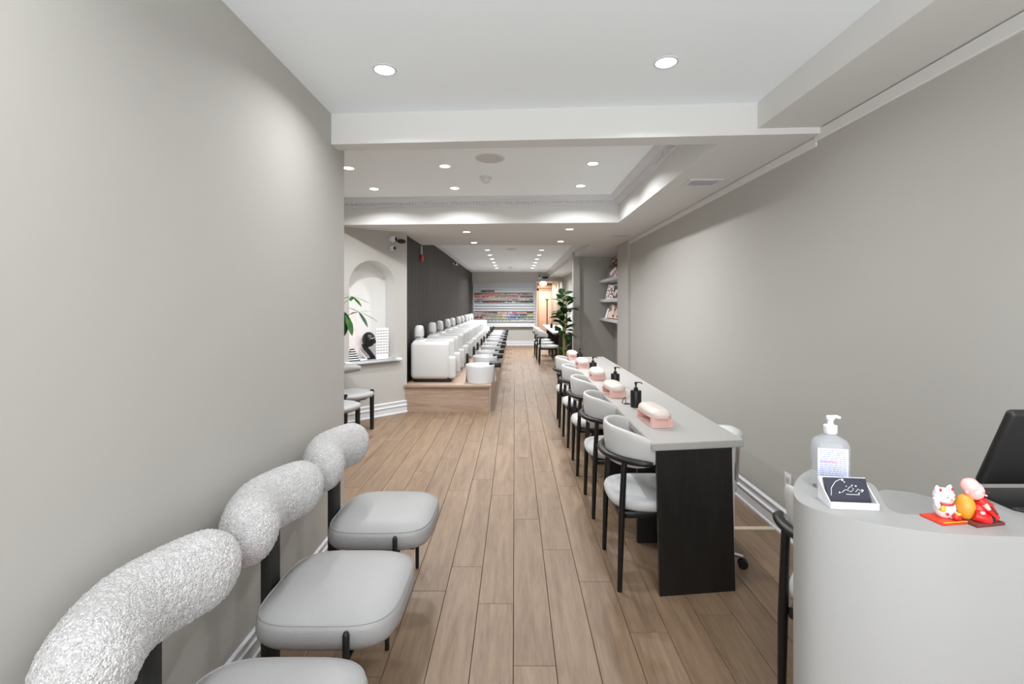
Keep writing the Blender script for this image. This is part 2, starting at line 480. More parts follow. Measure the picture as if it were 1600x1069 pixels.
# crown mouldings
def crown(name, p0, p1, n, hz, out, drop, z, dent=False):
    s = out/.1; t = drop/.1
    pr = [(0, 0), (.1*s, 0), (.1*s, -.012*t), (.09*s, -.018*t), (.082*s, -.034*t), (.062*s, -.046*t), (.058*s, -.05*t), (.058*s, -.058*t), (.030*s, -.066*t), (.028*s, -.084*t), (.016*s, -.09*t), (.014*s, -.1*t), (0, -.1*t)]
    bm = bmesh.new()
    extr(bm, pr, (p0[0], p0[1], z), (p1[0], p1[1], z), n)
    o = struct(name, bm, M['trim'])
    if dent:
        bm = bmesh.new(); a = Vector((p0[0], p0[1], 0)); b_ = Vector((p1[0], p1[1], 0)); L_ = (b_-a).length; d = (b_-a).normalized(); nn = Vector(n)
        k = int(L_/.034)
        for i in range(k):
            q = a+d*(.034*i)
            vs = []
            for (du, dn, dz) in ((0, .03, -.083), (.02, .03, -.083), (.02, .05, -.083), (0, .05, -.083), (0, .03, -.06), (.02, .03, -.06), (.02, .05, -.06), (0, .05, -.06)):
                vs.append(bm.verts.new(q+d*du+nn*(dn*s)+Vector((0, 0, z+dz*t))))
            for f in ((0, 3, 2, 1), (4, 5, 6, 7), (0, 1, 5, 4), (1, 2, 6, 5), (2, 3, 7, 6), (3, 0, 4, 7)): bm.faces.new([vs[i] for i in f])
        mk('dentils', bm, M['trim'], o, kind='stuff')
    return o
fn = Vector((-.22, -4.1, 0)).normalized()
crown('trim_2', (XN+.5, 5.68-.027*1), (XT, 5.46), (fn.x*0-.0536, -.9986, 0), 0, .11, .10, Z2, True)
crown('trim_3', (XT, 2.75), (XT, 5.46), (-1, 0, 0), 0, .11, .10, Z2, True)
crown('trim_4', (XN+.5, 5.64), (XN+.5, 2.9), (1, 0, 0), 0, .11, .10, Z2)
crown('trim_5', (XD, 7.56), (XD, YF), (1, 0, 0), 0, .10, .03, Z3)
crown('trim_6', (XT, YF), (XT, 7.56), (-1, 0, 0), 0, .10, .09, Z3)
# flat mould at the top of the right wall
bm = bmesh.new(); extr(bm, [(0, 0), (.012, .0), (.016, .006), (.016, .058), (0, .058)], (XR, YB, 2.36), (XR, 2.66, 2.36), (-1, 0, 0))
extr(bm, [(0, 0), (.006, .0), (.010, .006), (.010, .05), (0, .05)], (XR, 2.66, 2.335), (XR, 7.5, 2.335), (-1, 0, 0))
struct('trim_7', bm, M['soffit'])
struct('trim_8', boxm(XR-.035, XR+.0, 6.95, 7.67, .0, ZL), M['wall'])
struct('trim_9', boxm(.745, .775, YF-.02, YF+.13, 0, 2.24), M['trim'])

# baseboards
BB = [(0, 0), (.028, 0), (.028, .012), (.02, .02), (.018, .085), (.026, .092), (.026, .1), (.014, .108), (.014, .135), (.02, .142), (.02, .152), (.008, .16), (0, .16)]
def baseboard(name, p0, p1, n):
    bm = bmesh.new(); extr(bm, BB, (p0[0], p0[1], 0), (p1[0], p1[1], 0), n); return struct(name, bm, M['trim'])
baseboard('baseboard_right', (XR, YB), (XR, 6.95), (-1, 0, 0))
BBs = BB
BB = [(a*.7, b_*.68) for a, b_ in BB]
baseboard('baseboard_left', (XL, YB), (XL, 2.99), (1, 0, 0))
BB = BBs
baseboard('baseboard_angled', W(0, 0)[:2], W(LEN-.01, 0)[:2], nrm)
baseboard('baseboard_back', (-.3, YF), (.74, YF), (0, -1, 0))
baseboard('baseboard_fin', (XT+.1, 9.5), (XR+.28, 9.5), (0, -1, 0))

# raised pedicure platform
PZ = .367
plat = thing('platform', 'raised wood-clad platform along the dark slatted wall', 'platform', (0, 0, 0))
mk('body', boxm(XD+.02, -.335, 6.36, YF-.05, 0, PZ-.035), M['plat'], plat)
bm = bmesh.new(); rbox(bm, XD+.02, -.312, 6.33, YF-.05, PZ-.035, PZ, .004, 2); mk('deck', bm, M['plat'], plat, 30)
mk('corner_trim', boxm(-.3365, -.322, 6.345, 6.362, 0, PZ-.035), M['chrome'], plat)
plat['kind'] = 'thing'

# ------------------------------------------------------------------ downlights
def downlight(label, x, y, z, power=LAMP_W, group=None, first=[None]):
    if first[0] is None:
        t = thing('recessed_downlight', label, 'ceiling light', (x, y, z-.001), 0, group)
        bm = bmesh.new(); n = 28
        rings(bm, [[(r*math.cos(2*PI*i/n), r*math.sin(2*PI*i/n), zz) for i in range(n)] for r, zz in ((.046, 0), (.056, 0), (.056, -.003), (.047, -.005), (.046, 0))], cap=False)
        mk('trim_ring', bm, M['trim'], t, 40)
        bm = bmesh.new(); lathe(bm, [(.0465, -.0005), (.0465, -.0025)], 28); mk('lens', bm, M['glow'], t)
        first[0] = t
    else:
        t = dup(first[0], (x, y, z-.001), 0, label)
        t['group'] = group or 'lights'
    area_lamp('downlight_lamp', (x, y, z-.012), .09, power, spread=math.radians(150))
    return t
G = 'recessed downlights in the front ceiling'
downlight('left round downlight in the front ceiling, before the beam', -.62, 2.26, Z1, group=G)
downlight('right round downlight in the front ceiling, before the beam', .70, 2.19, Z1, group=G)
downlight('left downlight above the photographer in the front ceiling', -.62, .6, Z1, group=G)
downlight('right downlight above the photographer in the front ceiling', .70, .6, Z1, group=G)
downlight('left downlight near the storefront window', -.62, -.8, Z1, group=G)
downlight('right downlight near the storefront window', .70, -.8, Z1, group=G)
G = 'recessed downlights in the square ceiling tray'
for lab, x, y in (('nearer downlight of the tray ceiling, left of the speaker', -.625, 4.25),
                  ('farther downlight of the tray ceiling, in the middle beside the smoke detector', -.64, 5.06),
                  ('leftmost downlight of the tray ceiling, half hidden by the left wall', -1.51, 4.31),
                  ('far left downlight of the tray ceiling, near the dentil crown', -1.51, 5.09),
                  ('nearer right downlight of the tray ceiling', .69, 4.17),
                  ('farther right downlight of the tray ceiling, near the crown corner', .69, 4.96)):
    downlight(lab, x, y, Z2, power=LAMP_W*2.2, group=G)
G = 'recessed downlights in the dropped ceiling'
for lab, x, y in (('left nearer downlight on the dropped ceiling before the polish wall', -.625, 6.16),
                  ('left farther downlight on the dropped ceiling before the polish wall', -.62, 7.24),
                  ('right nearer downlight on the dropped ceiling', .69, 5.94),
                  ('right farther downlight on the dropped ceiling', .69, 7.1)):
    downlight(lab, x, y, ZL, power=LAMP_W*1.4, group=G)
nth = ['first', 'second', 'third', 'fourth', 'fifth', 'sixth', 'last']
for i in range(7):
    for s, nm in ((-1, 'left'), (1, 'right')):
        downlight('%s downlight from the front in the %s row of the long ceiling' % (nth[i], nm), s*.555, 8.75+i*.98, Z3, power=LAMP_W*(1.6 if i < 5 else 3.0 if i < 6 else 7.0), group='downlights in two rows along the long ceiling')
for i in range(3):
    downlight('small downlight under the back room ceiling', 1.3, 17.4+i*1.3, 2.4, power=LAMP_W*1.5, group='downlights of the back room')

# speaker, smoke detectors, vents
t = thing('ceiling_speaker', 'round flush white speaker grille in the tray ceiling', 'speaker', (-.21, 4.03, Z2))
bm = bmesh.new(); lathe(bm, [(.115, 0), (.125, -.001), (.125, -.005), (.112, -.007)], 36); mk('rim', bm, M['soffit'], t, 40)
bm = bmesh.new(); lathe(bm, [(.11, -.0065), (.108, -.009), (.01, -.0095)], 36); mk('grille', bm, M['grey'], t, 40)
def detector(x, y, z, lab, s=1):
    t = thing('smoke_detector', lab, 'smoke detector', (x, y, z))
    bm = bmesh.new(); lathe(bm, [(.06*s, 0), (.062*s, -.01*s), (.05*s, -.018*s), (.046*s, -.018*s)], 28); mk('base', bm, M['trim'], t, 35)
    bm = bmesh.new(); lathe(bm, [(.04*s, -.018*s), (.042*s, -.03*s), (.036*s, -.05*s), (.02*s, -.055*s)], 28); mk('sensor_cap', bm, M['white'], t, 35)
detector(-.28, 4.63, Z2, 'white smoke detector hanging behind the round speaker')
detector(-.12, 14.2, Z3, 'small smoke detector at the far end of the long ceiling')
t = thing('access_disc', 'flat round disc in the long ceiling between the light rows', 'speaker', (-.06, 9.6, Z3))
bm = bmesh.new(); lathe(bm, [(.11, 0), (.11, -.005), (.1, -.007)], 28); mk('rim', bm, M['soffit'], t, 35)
bm = bmesh.new(); lathe(bm, [(.098, -.0068), (.09, -.0085)], 28); mk('grille', bm, M['grey'], t, 35)
def vent(x, y, z, lab, w=.26, d=.2):
    t = thing('ceiling_vent', lab, 'vent', (x, y, z), 0, 'ceiling vents')
    bm = bmesh.new()
    for a in ((-w/2, w/2, -d/2, -d/2+.025), (-w/2, w/2, d/2-.025, d/2), (-w/2, -w/2+.025, -d/2+.025, d/2-.025), (w/2-.025, w/2, -d/2+.025, d/2-.025)): box(bm, a[0], a[1], a[2], a[3], -.008, 0)
    mk('frame', bm, M['trim'], t)
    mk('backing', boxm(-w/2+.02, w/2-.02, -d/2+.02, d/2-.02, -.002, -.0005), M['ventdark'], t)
    me = None; k = int((w-.05)/.017)
    for i in range(k):
        xx = -w/2+.025+(i+.5)*(w-.05)/k
        if me is None:
            o = mk('louvre', boxm(-.004, .004, -d/2+.025, d/2-.025, -.008, -.003), M['trim'], t); me = o.data
            o.location = (xx, 0, 0)
        else: inst('louvre', me, t, (xx, 0, 0))
vent(1.45, 3.66, ZL, 'near white louvred vent in the right bulkhead')
vent(1.45, 6.5, ZL, 'farther white louvred vent in the right bulkhead near the shelf niche')
vent(1.42, 10.6, ZL, 'far vent in the bulkhead above the second table row')

# outlet
t = thing('wall_outlet', 'white wall outlet above the right baseboard', 'outlet', (XR, 2.94, .34))
bm = bmesh.new(); rbox(bm, -.006, 0, -.036, .036, -.058, .058, .003, 2); mk('cover_plate', bm, M['white'], t, 35)
for zz in (-.024, .024):
    bm = bmesh.new(); rbox(bm, -.009, -.005, -.016, .016, zz-.016, zz+.016, .003, 2); mk('socket', bm, M['grey'], t, 35)
tag(mk('floor_strip', boxm(1.30, XR-.03, 3.03, 3.07, 0, .008), mat('beige_strip', (196, 182, 160), .5)), 'pale flat strip lying across the floor to the right wall', 'floor strip')

# ------------------------------------------------------------------ lounge chairs with boucle backs
def lounge_chair(label):
    """faces +x, origin on the floor under the seat centre"""
    t = thing('lounge_chair', label, 'chair', (0, 0, 0), 0, 'waiting chairs along the left wall')
    bm = bmesh.new()
    pr = [(.06, .325), (.03, .327), (.012, .337), (.003, .352), (0, .37), (.001, .40), (.006, .415), (.011, .419), (.018, .424), (.035, .437), (.07, .446), (.12, .451), (.18, .453), (.23, .454)]
    pad(bm, .49, .475, pr, 4.0, 64)
    s = mk('seat', bm, M['leather'], t, 60)
    bm = bmesh.new(); q = superpts(.49-.018, .475-.018, 4.0, 96); q.append(q[0])
    tube(bm, [(x, y, .4185) for x, y in q], .0032, 6); mk('piping', bm, M['leather'], s, 60)
    bm = bmesh.new(); rbox(bm, -.16, .17, -.15, .15, .30, .326, .008, 2); mk('seat_frame', bm, M['blackmat'], t, 35)
    for sy in (-1, 1):
        bm = bmesh.new(); y0 = sy*.243
        tube(bm, [(.10, y0, 0), (.10, y0, .20), (.10, y0, .398), (.10, y0, .407), (.10, y0, .412)], [.0095, .011, .011, .008, .002], 14)
        mk('leg', bm, M['blackmat'], t, 40)
    bm = bmesh.new(); tube(bm, [(.10, -.236, .31), (.10, .236, .31)], .007, 8); mk('cross_bar', bm, M['blackmat'], t, 40)
    bm = bmesh.new(); rbox(bm, -.285, -.243, -.032, .032, 0, .74, .004, 2); mk('back_post', bm, M['blackwood'], t, 35)
    bm = bmesh.new(); rbox(bm, -.25, -.15, -.028, .028, .30, .322, .003, 2); mk('post_bracket', bm, M['blackmat'], t, 35)
    # bean shaped back: crescent whose horns point to the seat
    nu, nv = 220, 120
    rs = []
    for i in range(nu+1):
        u = -1+2*i/nu
        uc = u*.225
        a = 1-min(1, max(0, (abs(u)-.56)/.44))**2.7
        a = max(a, 0)**.5
        k = .02 if a < .02 else a
        cx = -.300+.115*(u*u)**.85; cz = .700
        ty = 1.0; tx = .115*1.7*(abs(u)**.7)*math.copysign(1, u)/.225
        tl = math.hypot(ty, tx); nx, ny = ty/tl, -tx/tl
        # stretch so the tip is rounded
        yy = uc*1.18
        ring = []
        for j in range(nv):
            th = 2*PI*j/nv
            rx, rz = .090*k, .110*k
            px_ = cx+nx*rx*math.cos(th); py_ = yy+ny*rx*math.cos(th); pz_ = cz+rz*math.sin(th)
            d = Vector((nx*math.cos(th), ny*math.cos(th), math.sin(th)))
            p = Vector((px_, py_, pz_))
            h = noise.noise(p*150)*.0034+noise.noise(p*75+Vector((9, 3, 1)))*.0022+abs(noise.noise(p*230))*.002
            ring.append(p+d*h*(1 if k > .1 else .2))
        rs.append(ring)
    bm = bmesh.new(); rings(bm, rs)
    mk('backrest', bm, M['boucle'], t, 180)
    return t
lc = lounge_chair('nearest grey lounge chair with curved woolly back, cut off by the lower left edge')
lc.location = (-.635, 1.15, 0)
mc = dup(lc, (-.635, 1.745, 0), 0, 'middle grey lounge chair with a pinkish mark on its woolly back')
dup(lc, (-.635, 2.36, 0), 0, 'third grey lounge chair, at the end of the left wall')
for k in kids(mc):
    if k.name.startswith('backrest'):
        k.data = k.data.copy()
        sm = M['boucle'].copy(); sm.name = 'boucle_wool_stained'
        N, L = sm.node_tree.nodes, sm.node_tree.links
        b = N['Principled BSDF']; src = b.inputs['Base Color'].links[0].from_socket
        tc = N.new('ShaderNodeTexCoord'); mp = N.new('ShaderNodeMapping'); mp.vector_type = 'TEXTURE'
        mp.inputs['Location'].default_value = (-.20, -.262, .64); mp.inputs['Scale'].default_value = (.10, .07, .07)
        g = N.new('ShaderNodeTexGradient'); g.gradient_type = 'SPHERICAL'
        L.new(tc.outputs['Object'], mp.inputs[0]); L.new(mp.outputs[0], g.inputs[0])
        sc_ = N.new('ShaderNodeMath'); sc_.operation = 'MULTIPLY'; sc_.inputs[1].default_value = .6; L.new(g.outputs['Fac'], sc_.inputs[0])
        mx = N.new('ShaderNodeMix'); mx.data_type = 'RGBA'; mx.inputs[7].default_value = lin((176, 146, 148))+(1,)
        L.new(sc_.outputs[0], mx.inputs[0]); L.new(src, mx.inputs[6]); L.new(mx.outputs[2], b.inputs['Base Color'])
        k.data.materials[0] = sm

# ------------------------------------------------------------------ side lounge chairs in the nook (plain rounded backs)
def nook_chair(label, loc, rz):
    t = thing('nook_chair', label, 'chair', loc, rz, 'grey chairs in the nook')
    bm = bmesh.new(); pad(bm, .46, .46, [(.05, .385), (.012, .39), (0, .415), (.01, .44), (.05, .452), (.12, .455)], 2.6, 40); mk('seat', bm, M['leather'], t, 60)
    for a in (-55, 55, 180):
        x, y = .225*math.cos(math.radians(a)), .225*math.sin(math.radians(a))
        bm = bmesh.new()
        if a == 180:
            rbox(bm, -.26, -.215, -.032, .032, 0, .66, .005, 2)
        else:
            lathe(bm, [(.021, 0), (.024, .2), (.025, .43), (.022, .458), (.01, .462)], 16, (x, y, 0))
        mk('leg' if a != 180 else 'back_post', bm, M['blackwood'], t, 40)
    bm = bmesh.new()
    pts = []
    for i in range(17):
        th = math.radians(-62+124*i/16); pts.append((-.275*math.cos(th), .275*math.sin(th), .68))
    rr = [.062*math.sin(PI*max(.04, min(.96, (i+.6)/17.2)))**.4 for i in range(17)]
    tube(bm, pts, rr, 14, 1.0); mk('backrest', bm, M['leather'], t, 60)
    bm = bmesh.new(); rbox(bm, -.2, .14, -.1, .1, .36, .39, .006, 2); mk('seat_frame', bm, M['blackmat'], t, 35)
    return t
nook_chair('farther grey round-seat chair by the niche wall, half hidden by the left wall', (-1.86, 5.40, 0), math.radians(-32))
nook_chair('grey round-seat chair, nearer of two peeking past the left wall edge', (-1.80, 4.75, 0), math.radians(-20))

# ------------------------------------------------------------------ manicure armchairs
def armchair():
    """faces +x"""
    t = thing('manicure_armchair', 'x', 'chair', (0, 0, 0), 0, 'white armchairs along the long manicure table')
    bm = bmesh.new(); pad(bm, .50, .43, [(.05, .392), (.015, .396), (.002, .412), (0, .432), (.006, .448), (.03, .456), (.09, .461), (.16, .463)], 3.0, 48, (.015, 0)); mk('seat', bm, M['velvet'], t, 60)
    bm = bmesh.new(); rbox(bm, -.205, .215, -.185, .185, .355, .392, .01, 2); mk('seat_frame', bm, M['black'], t, 35)
    for sx, sy in ((-1, -1), (-1, 1), (1, -1), (1, 1)):
        bm = bmesh.new()
        if sx < 0:
            tube(bm, [(-.205, sy*.205, 0), (-.195, sy*.203, .35), (-.18, sy*.198, .648)], [.0125, .0165, .0145], 14)
            tube(bm, [(-.193, sy*.203, .372), (-.15, sy*.15, .372)], .012, 8)
        else:
            tube(bm, [(.215, sy*.2, 0), (.205, sy*.19, .36), (.203, sy*.188, .385)], [.0115, .016, .016], 14)
        mk('leg', bm, M['black'], t, 40)
    # curved upholstered backrest
    nu, nv = 64, 12
    th = .034; bm = bmesh.new()
    def sec(u):
        ang = math.radians(90)*u
        hh = .100*max(0.0, 1-abs(u)**3.6)**.5+.0015
        zc = .700-.006*u*u+(.010*(1-u*u))
        R = .212+.012*(1-u*u)
        out = []
        for k in range(20):
            a = 2*PI*k/20
            r = R+(th/2)*math.copysign(abs(math.cos(a))**.7, math.cos(a))*min(1, hh/.03)
            z = zc+hh*math.copysign(abs(math.sin(a))**.6, math.sin(a))
            r += .10*(z-zc)
            out.append((-r*math.cos(ang), r*math.sin(ang)*1.03, z))
        return out
    rings(bm, [sec(-1+2*i/nu) for i in range(nu+1)]); mk('backrest', bm, M['wleather'], t, 60)
    # wooden arm rail around the outside
    pts = []; rr = []
    for i in range(41):
        u = -1+2*i/40; a = math.radians(72)*u
        pts.append((-.250*math.cos(a)-.008, .262*math.sin(a), .660-.004*abs(u)))
        rr.append(.021*min(1, .45+(1-abs(u))*9))
    pts = [(pts[0][0]+.035, pts[0][1]-.002, pts[0][2])]+pts+[(pts[-1][0]+.035, pts[-1][1]+.002, pts[-1][2])]
    rr = [.011]+[.021 if 1 < i < 39 else .019 for i in range(41)]+[.011]
    bm = bmesh.new(); tube(bm, pts, rr, 12, .8, up=(0, 0, 1)); mk('arm_rail', bm, M['black'], t, 50)
    return t
ac = armchair()
ac.location = (.735, 2.595, 0)
ac['label'] = 'nearest white-padded black armchair, tucked under the near end of the long table'
for i, (y, nm) in enumerate(((3.40, 'second'), (4.19, 'third'), (4.98, 'fourth'), (5.76, 'fifth and farthest'))):
    dup(ac, (.74, y, 0), random.uniform(-.04, .04), '%s white armchair from the near end of the long table' % nm)
c = dup(ac, (1.225, 1.66, 0), math.radians(45), 'white armchair with black rail half hidden behind the reception desk', 'x')
c['group'] = 'reception chairs'
for i, (x, y, nm) in enumerate(((.80, 11.45, 'nearest'), (.78, 12.4, 'middle'), (.77, 13.35, 'farthest'))):
    dup(ac, (x, y, 0), math.radians(0), '%s white armchair at the far table behind the tall plant' % nm, 'armchairs at the far table')

# ------------------------------------------------------------------ long manicure table
TZ = .76
def quadtop(x0, x1, ya, yb, yc, z0, z1, bev=.004):
    bm = bmesh.new(); prism(bm, [(x0, ya), (x1, yb), (x1, yc), (x0, yc-.06)], z0, z1)
    bmesh.ops.bevel(bm, geom=bm.edges[:], offset=bev, segments=2, affect='EDGES'); return bm
t = thing('manicure_table', 'long pale-topped manicure table with black wood-grain end panel', 'table', (0, 0, 0))
mk('tabletop', quadtop(.678, 1.165, 2.33, 2.40, 6.2, TZ-.036, TZ), M['quartz'], t, 30)
bm = bmesh.new(); prism(bm, [(.72, 2.345), (1.115, 2.392), (1.115, 2.412), (.72, 2.365)], 0, TZ-.036)
for v_ in bm.verts:
    if v_.co.z > .3: v_.co.x -= .018
mk('end_panel', bm, M['blackwood'], t)
mk('end_panel', boxm(.72, 1.115, 6.05, 6.09, 0, TZ-.036), M['blackwood'], t)
mk('panel_edge', boxm(1.108, 1.120, 2.412, 2.43, .001, TZ-.037), M['grey'], t)
for y in (2.87, 3.78, 4.57, 5.36):
    mk('support_panel', boxm(.745, 1.115, y, y+.03, 0, TZ-.036), M['blackwood'], t)
bm = bmesh.new(); lathe(bm, [(.021, 0), (.025, 0), (.025, .002), (.02, .0025)], 24, (.775, 3.27, TZ)); mk('grommet', bm, M['black'], t)

def pump():
    t = thing('pump_bottle', 'x', 'bottle', (0, 0, 0), 0, 'black pump bottles on the long table')
    bm = bmesh.new(); lathe(bm, [(.033, 0), (.036, .003), (.036, .106), (.034, .111), (.012, .112)], 28); mk('body', bm, M['black'], t, 35)
    bm = bmesh.new(); lathe(bm, [(.014, .112), (.014, .130), (.006, .131), (.005, .152)], 18); mk('collar', bm, M['blackmat'], t, 35)
    bm = bmesh.new(); lathe(bm, [(.007, .150), (.009, .153), (.009, .165), (.007, .168)], 14)
    tube(bm, [(0, 0, .163), (.018, -.003, .166), (.036, -.007, .162), (.041, -.008, .155)], [.0045, .0042, .0035, .003], 8); mk('pump_head', bm, M['black'], t, 45)
    return t
pb = pump(); pb.location = (.812, 3.17, TZ); pb['label'] = 'nearest black pump bottle on the long table, beside the grommet'
for x, y, nm in ((.835, 3.93, 'second'), (.775, 4.68, 'third'), (.765, 5.55, 'farthest')):
    dup(pb, (x, y, TZ), random.uniform(-.2, .2), '%s black pump bottle from the near end of the long table' % nm)

def armrest():
    t = thing('hand_rest', 'x', 'hand rest', (0, 0, 0), 0, 'pink hand rests on the long table')
    def stad(w, l, k=40):
        return superpts(w, l, 3.2, k)
    bm = bmesh.new(); rings(bm, [[(x, y, z) for x, y in stad(w, l)] for w, l, z in ((.126, .292, .048), (.134, .30, .052), (.134, .30, .060), (.128, .294, .062))]); mk('pink_band', bm, M['pink'], t, 40)
    bm = bmesh.new(); rings(bm, [[(x, y, z) for x, y in stad(w, l)] for w, l, z in ((.128, .294, .061), (.133, .298, .068), (.124, .288, .080), (.10, .262, .091), (.06, .21, .097), (.02, .12, .099))]); mk('cushion', bm, M['cream'], t, 60)
    for s in (-1, 1):
        bm = bmesh.new(); y0 = s*.118
        box(bm, -.06, .06, y0-.014, y0+.014, .004, .05); 
        mk('foot', bm, M['pink'], t)
    bm = bmesh.new(); rbox(bm, -.06, .06, -.142, .142, 0, .006, .002, 2); mk('base_plate', bm, M['pink'], t, 35)
    return t
ar = armrest(); ar.location = (.815, 2.77, TZ+.0008); ar.rotation_euler.z = math.radians(4); ar['label'] = 'nearest cream-topped pink hand rest on the long table'
for x, y, nm, r in ((.755, 3.60, 'second', 2), (.762, 4.37, 'third', -2), (.742, 5.18, 'fourth', 1), (.730, 6.0, 'farthest', 0)):
    dup(ar, (x, y, TZ+.0008), math.radians(r), '%s pink hand rest from the near end of the long table' % nm)
# small cable with red tip beside the grommet
tag(mk('small_cable', (lambda b_: (tube(b_, [(.765, 3.24, TZ+.003), (.757, 3.25, TZ+.05), (.748, 3.262, TZ+.035), (.742, 3.27, TZ+.004)], .003, 8), b_)[1])(bmesh.new()), M['brown'], smooth=60), 'small dark red cable curling beside the nearest black pump bottle', 'cable')

# rolling stool of the technician
t = thing('rolling_stool', 'white rolling stool behind the near end of the long table', 'stool', (1.075, 2.65, 0), math.radians(180))
for k in range(5):
    a = 2*PI*k/5+.35
    ex, ey = .185*math.cos(a), .185*math.sin(a)
    bm = bmesh.new(); tube(bm, [(.02*math.cos(a), .02*math.sin(a), .085), (ex, ey, .062)], [.017, .011], 10); mk('foot_spoke', bm, M['chrome'], t, 40)
    ca = thing.__class__ and None
    bm = bmesh.new()
    for s in (-1, 1):
        px_, py_ = ex-math.sin(a)*.011*s, ey+math.cos(a)*.011*s
        tube(bm, [(px_-math.sin(a)*-.005, py_+math.cos(a)*-.005, .025), (px_-math.sin(a)*.005, py_+math.cos(a)*.005, .025)], .025, 18)
    mk('caster', bm, M['black'], t, 40)
bm = bmesh.new(); lathe(bm, [(.03, .07), (.03, .12), (.018, .125), (.018, .42)], 18); mk('gas_column', bm, M['chrome'], t, 35)
bm = bmesh.new(); pad(bm, .30, .30, [(.03, .42), (0, .44), (0, .47), (.02, .49), (.08, .5)], 2.2, 36); mk('seat', bm, M['wleather'], t, 60)
bm = bmesh.new(); tube(bm, [(-.10, 0, .43), (-.165, 0, .46), (-.175, 0, .66)], .012, 8); mk('back_bracket', bm, M['chrome'], t, 40)
bm = bmesh.new()
tube(bm, [(-.15*math.cos(q)-.0, .14*math.sin(q), .715) for q in [math.radians(-58+116*i/14) for i in range(15)]], [.012 + .034*math.sin(PI*(i+.5)/15)**.5 for i in range(15)], 14, .5, up=(0, 0, 1))
for v_ in bm.verts: v_.co.z = .715+(v_.co.z-.715)*2.0
mk('backrest', bm, M['wleather'], t, 60)

# ------------------------------------------------------------------ far manicure table
t = thing('far_manicure_table', 'farther manicure table with pale top and black end panel, behind the plant', 'table', (0, 0, 0))
bm = bmesh.new(); rbox(bm, .92, 1.52, 11.3, 15.8, TZ-.036, TZ, .005, 2); mk('tabletop', bm, M['quartz'], t, 30)
mk('end_panel', boxm(1.06, 1.50, 11.34, 11.38, 0, TZ-.036), M['blackwood'], t)
mk('end_panel', boxm(1.06, 1.50, 15.7, 15.74, 0, TZ-.036), M['blackwood'], t)
mk('modesty_panel', boxm(1.46, 1.48, 11.38, 15.7, .08, TZ-.036), M['blackwood'], t)
for x, y, nm in ((1.08, 12.3, 'nearer'), (1.06, 13.6, 'farther')):
    c = dup(pb, (x, y, TZ), 0, '%s black pump bottle on the far table' % nm); c['group'] = 'pump bottles on the far table'

# ------------------------------------------------------------------ shelf niche on the right
t = None
for i, z in enumerate((1.905, 1.525, 1.165)):
    bm = bmesh.new(); rbox(bm, XR-.002, XR+.28, 7.672, 9.498, z-.04, z+.012, .004, 2)
    o = mk('display_shelf', bm, M['trim'], smooth=30)
    tag(o, ('top', 'middle', 'lowest')[i]+' white display shelf in the recess of the right wall', 'shelf', 'niche shelves')
def leaning(name, label, x, y, z, w, h, m, edge, th=.012, tilt=14, rz=0, group='sample boards on the niche shelves'):
    t = thing(name, label, 'sample board', (x, y, z), rz, group)
    bm = bmesh.new(); box(bm, -th, 0, -w/2, w/2, 0, h)
    o = mk('board', bm, edge, t); o.rotation_euler.y = math.radians(tilt)
    bm = bmesh.new(); box(bm, -th-.002, -th+.0005, -w/2+.012, w/2-.012, .012, h-.012)
    p = mk('print', bm, m, o)
    bm = bmesh.new(); box(bm, .0, .006, -.02, .02, 0, h*.75)
    q = mk('rear_prop', bm, edge, t); q.location = (math.sin(math.radians(tilt))*h*.7+.03, 0, 0); q.rotation_euler.y = math.radians(-6)
    return t
SH = (1.917, 1.537, 1.177)
RZ = math.radians(32)
leaning('framed_board', 'black framed picture board on the top niche shelf', XR+.07, 8.55, SH[0], .26, .36, M['art1'], M['black'], tilt=16, rz=RZ)
leaning('sample_board', 'pale board with red samples leaning on the middle niche shelf', XR+.07, 8.78, SH[1], .24, .28, M['art2'], M['paper'], tilt=18, rz=RZ)
leaning('sample_board', 'pale board on the middle niche shelf close to the pilaster', XR+.07, 8.2, SH[1], .2, .25, M['art1'], M['paper'], tilt=10, rz=RZ)
leaning('sample_board', 'white leaflet leaning at the left of the lowest niche shelf', XR+.07, 8.98, SH[2], .16, .2, M['paper'], M['paper'], tilt=24, rz=RZ)
leaning('sample_board', 'dark edged print leaning in the middle of the lowest niche shelf', XR+.07, 8.62, SH[2], .24, .28, M['art3'], M['brown'], tilt=18, rz=RZ)
leaning('sample_board', 'small pink print on the lowest niche shelf close to the pilaster', XR+.07, 8.2, SH[2], .16, .2, M['art3'], M['brown'], tilt=10, rz=RZ)

# ------------------------------------------------------------------ nail polish display on the far wall
rk = thing('polish_rack', 'wide wall rack of clear shelves for nail polish on the back wall', 'rack', (0, YF, 0))
bm = boxm(-1.43, .715, -.008, 0, .70, 2.18); mk('back_panel', bm, M['white'], rk)
for x in (-1.43, .70):
    mk('side_panel', boxm(x, x+.015, -.075, -.008, .70, 2.18), M['whitemat'], rk)
shelfz = [2.13-.0915*k for k in range(15)]
o0 = None
for z in shelfz:
    if o0 is None:
        bm = boxm(-1.414, .699, -.07, -.009, -.006, 0); box(bm, -1.414, .699, -.073, -.07, -.010, .004)
        o0 = mk('shelf', bm, M['bluegrey'], rk); o0.location.z = z
    else: inst('shelf', o0.data, rk, (0, 0, z))
tag(mk('rack_ledge', boxm(-1.44, .72, YF-.11, YF, .655, .697), M['whitemat'], smooth=None), 'white ledge under the nail polish rack', 'ledge')
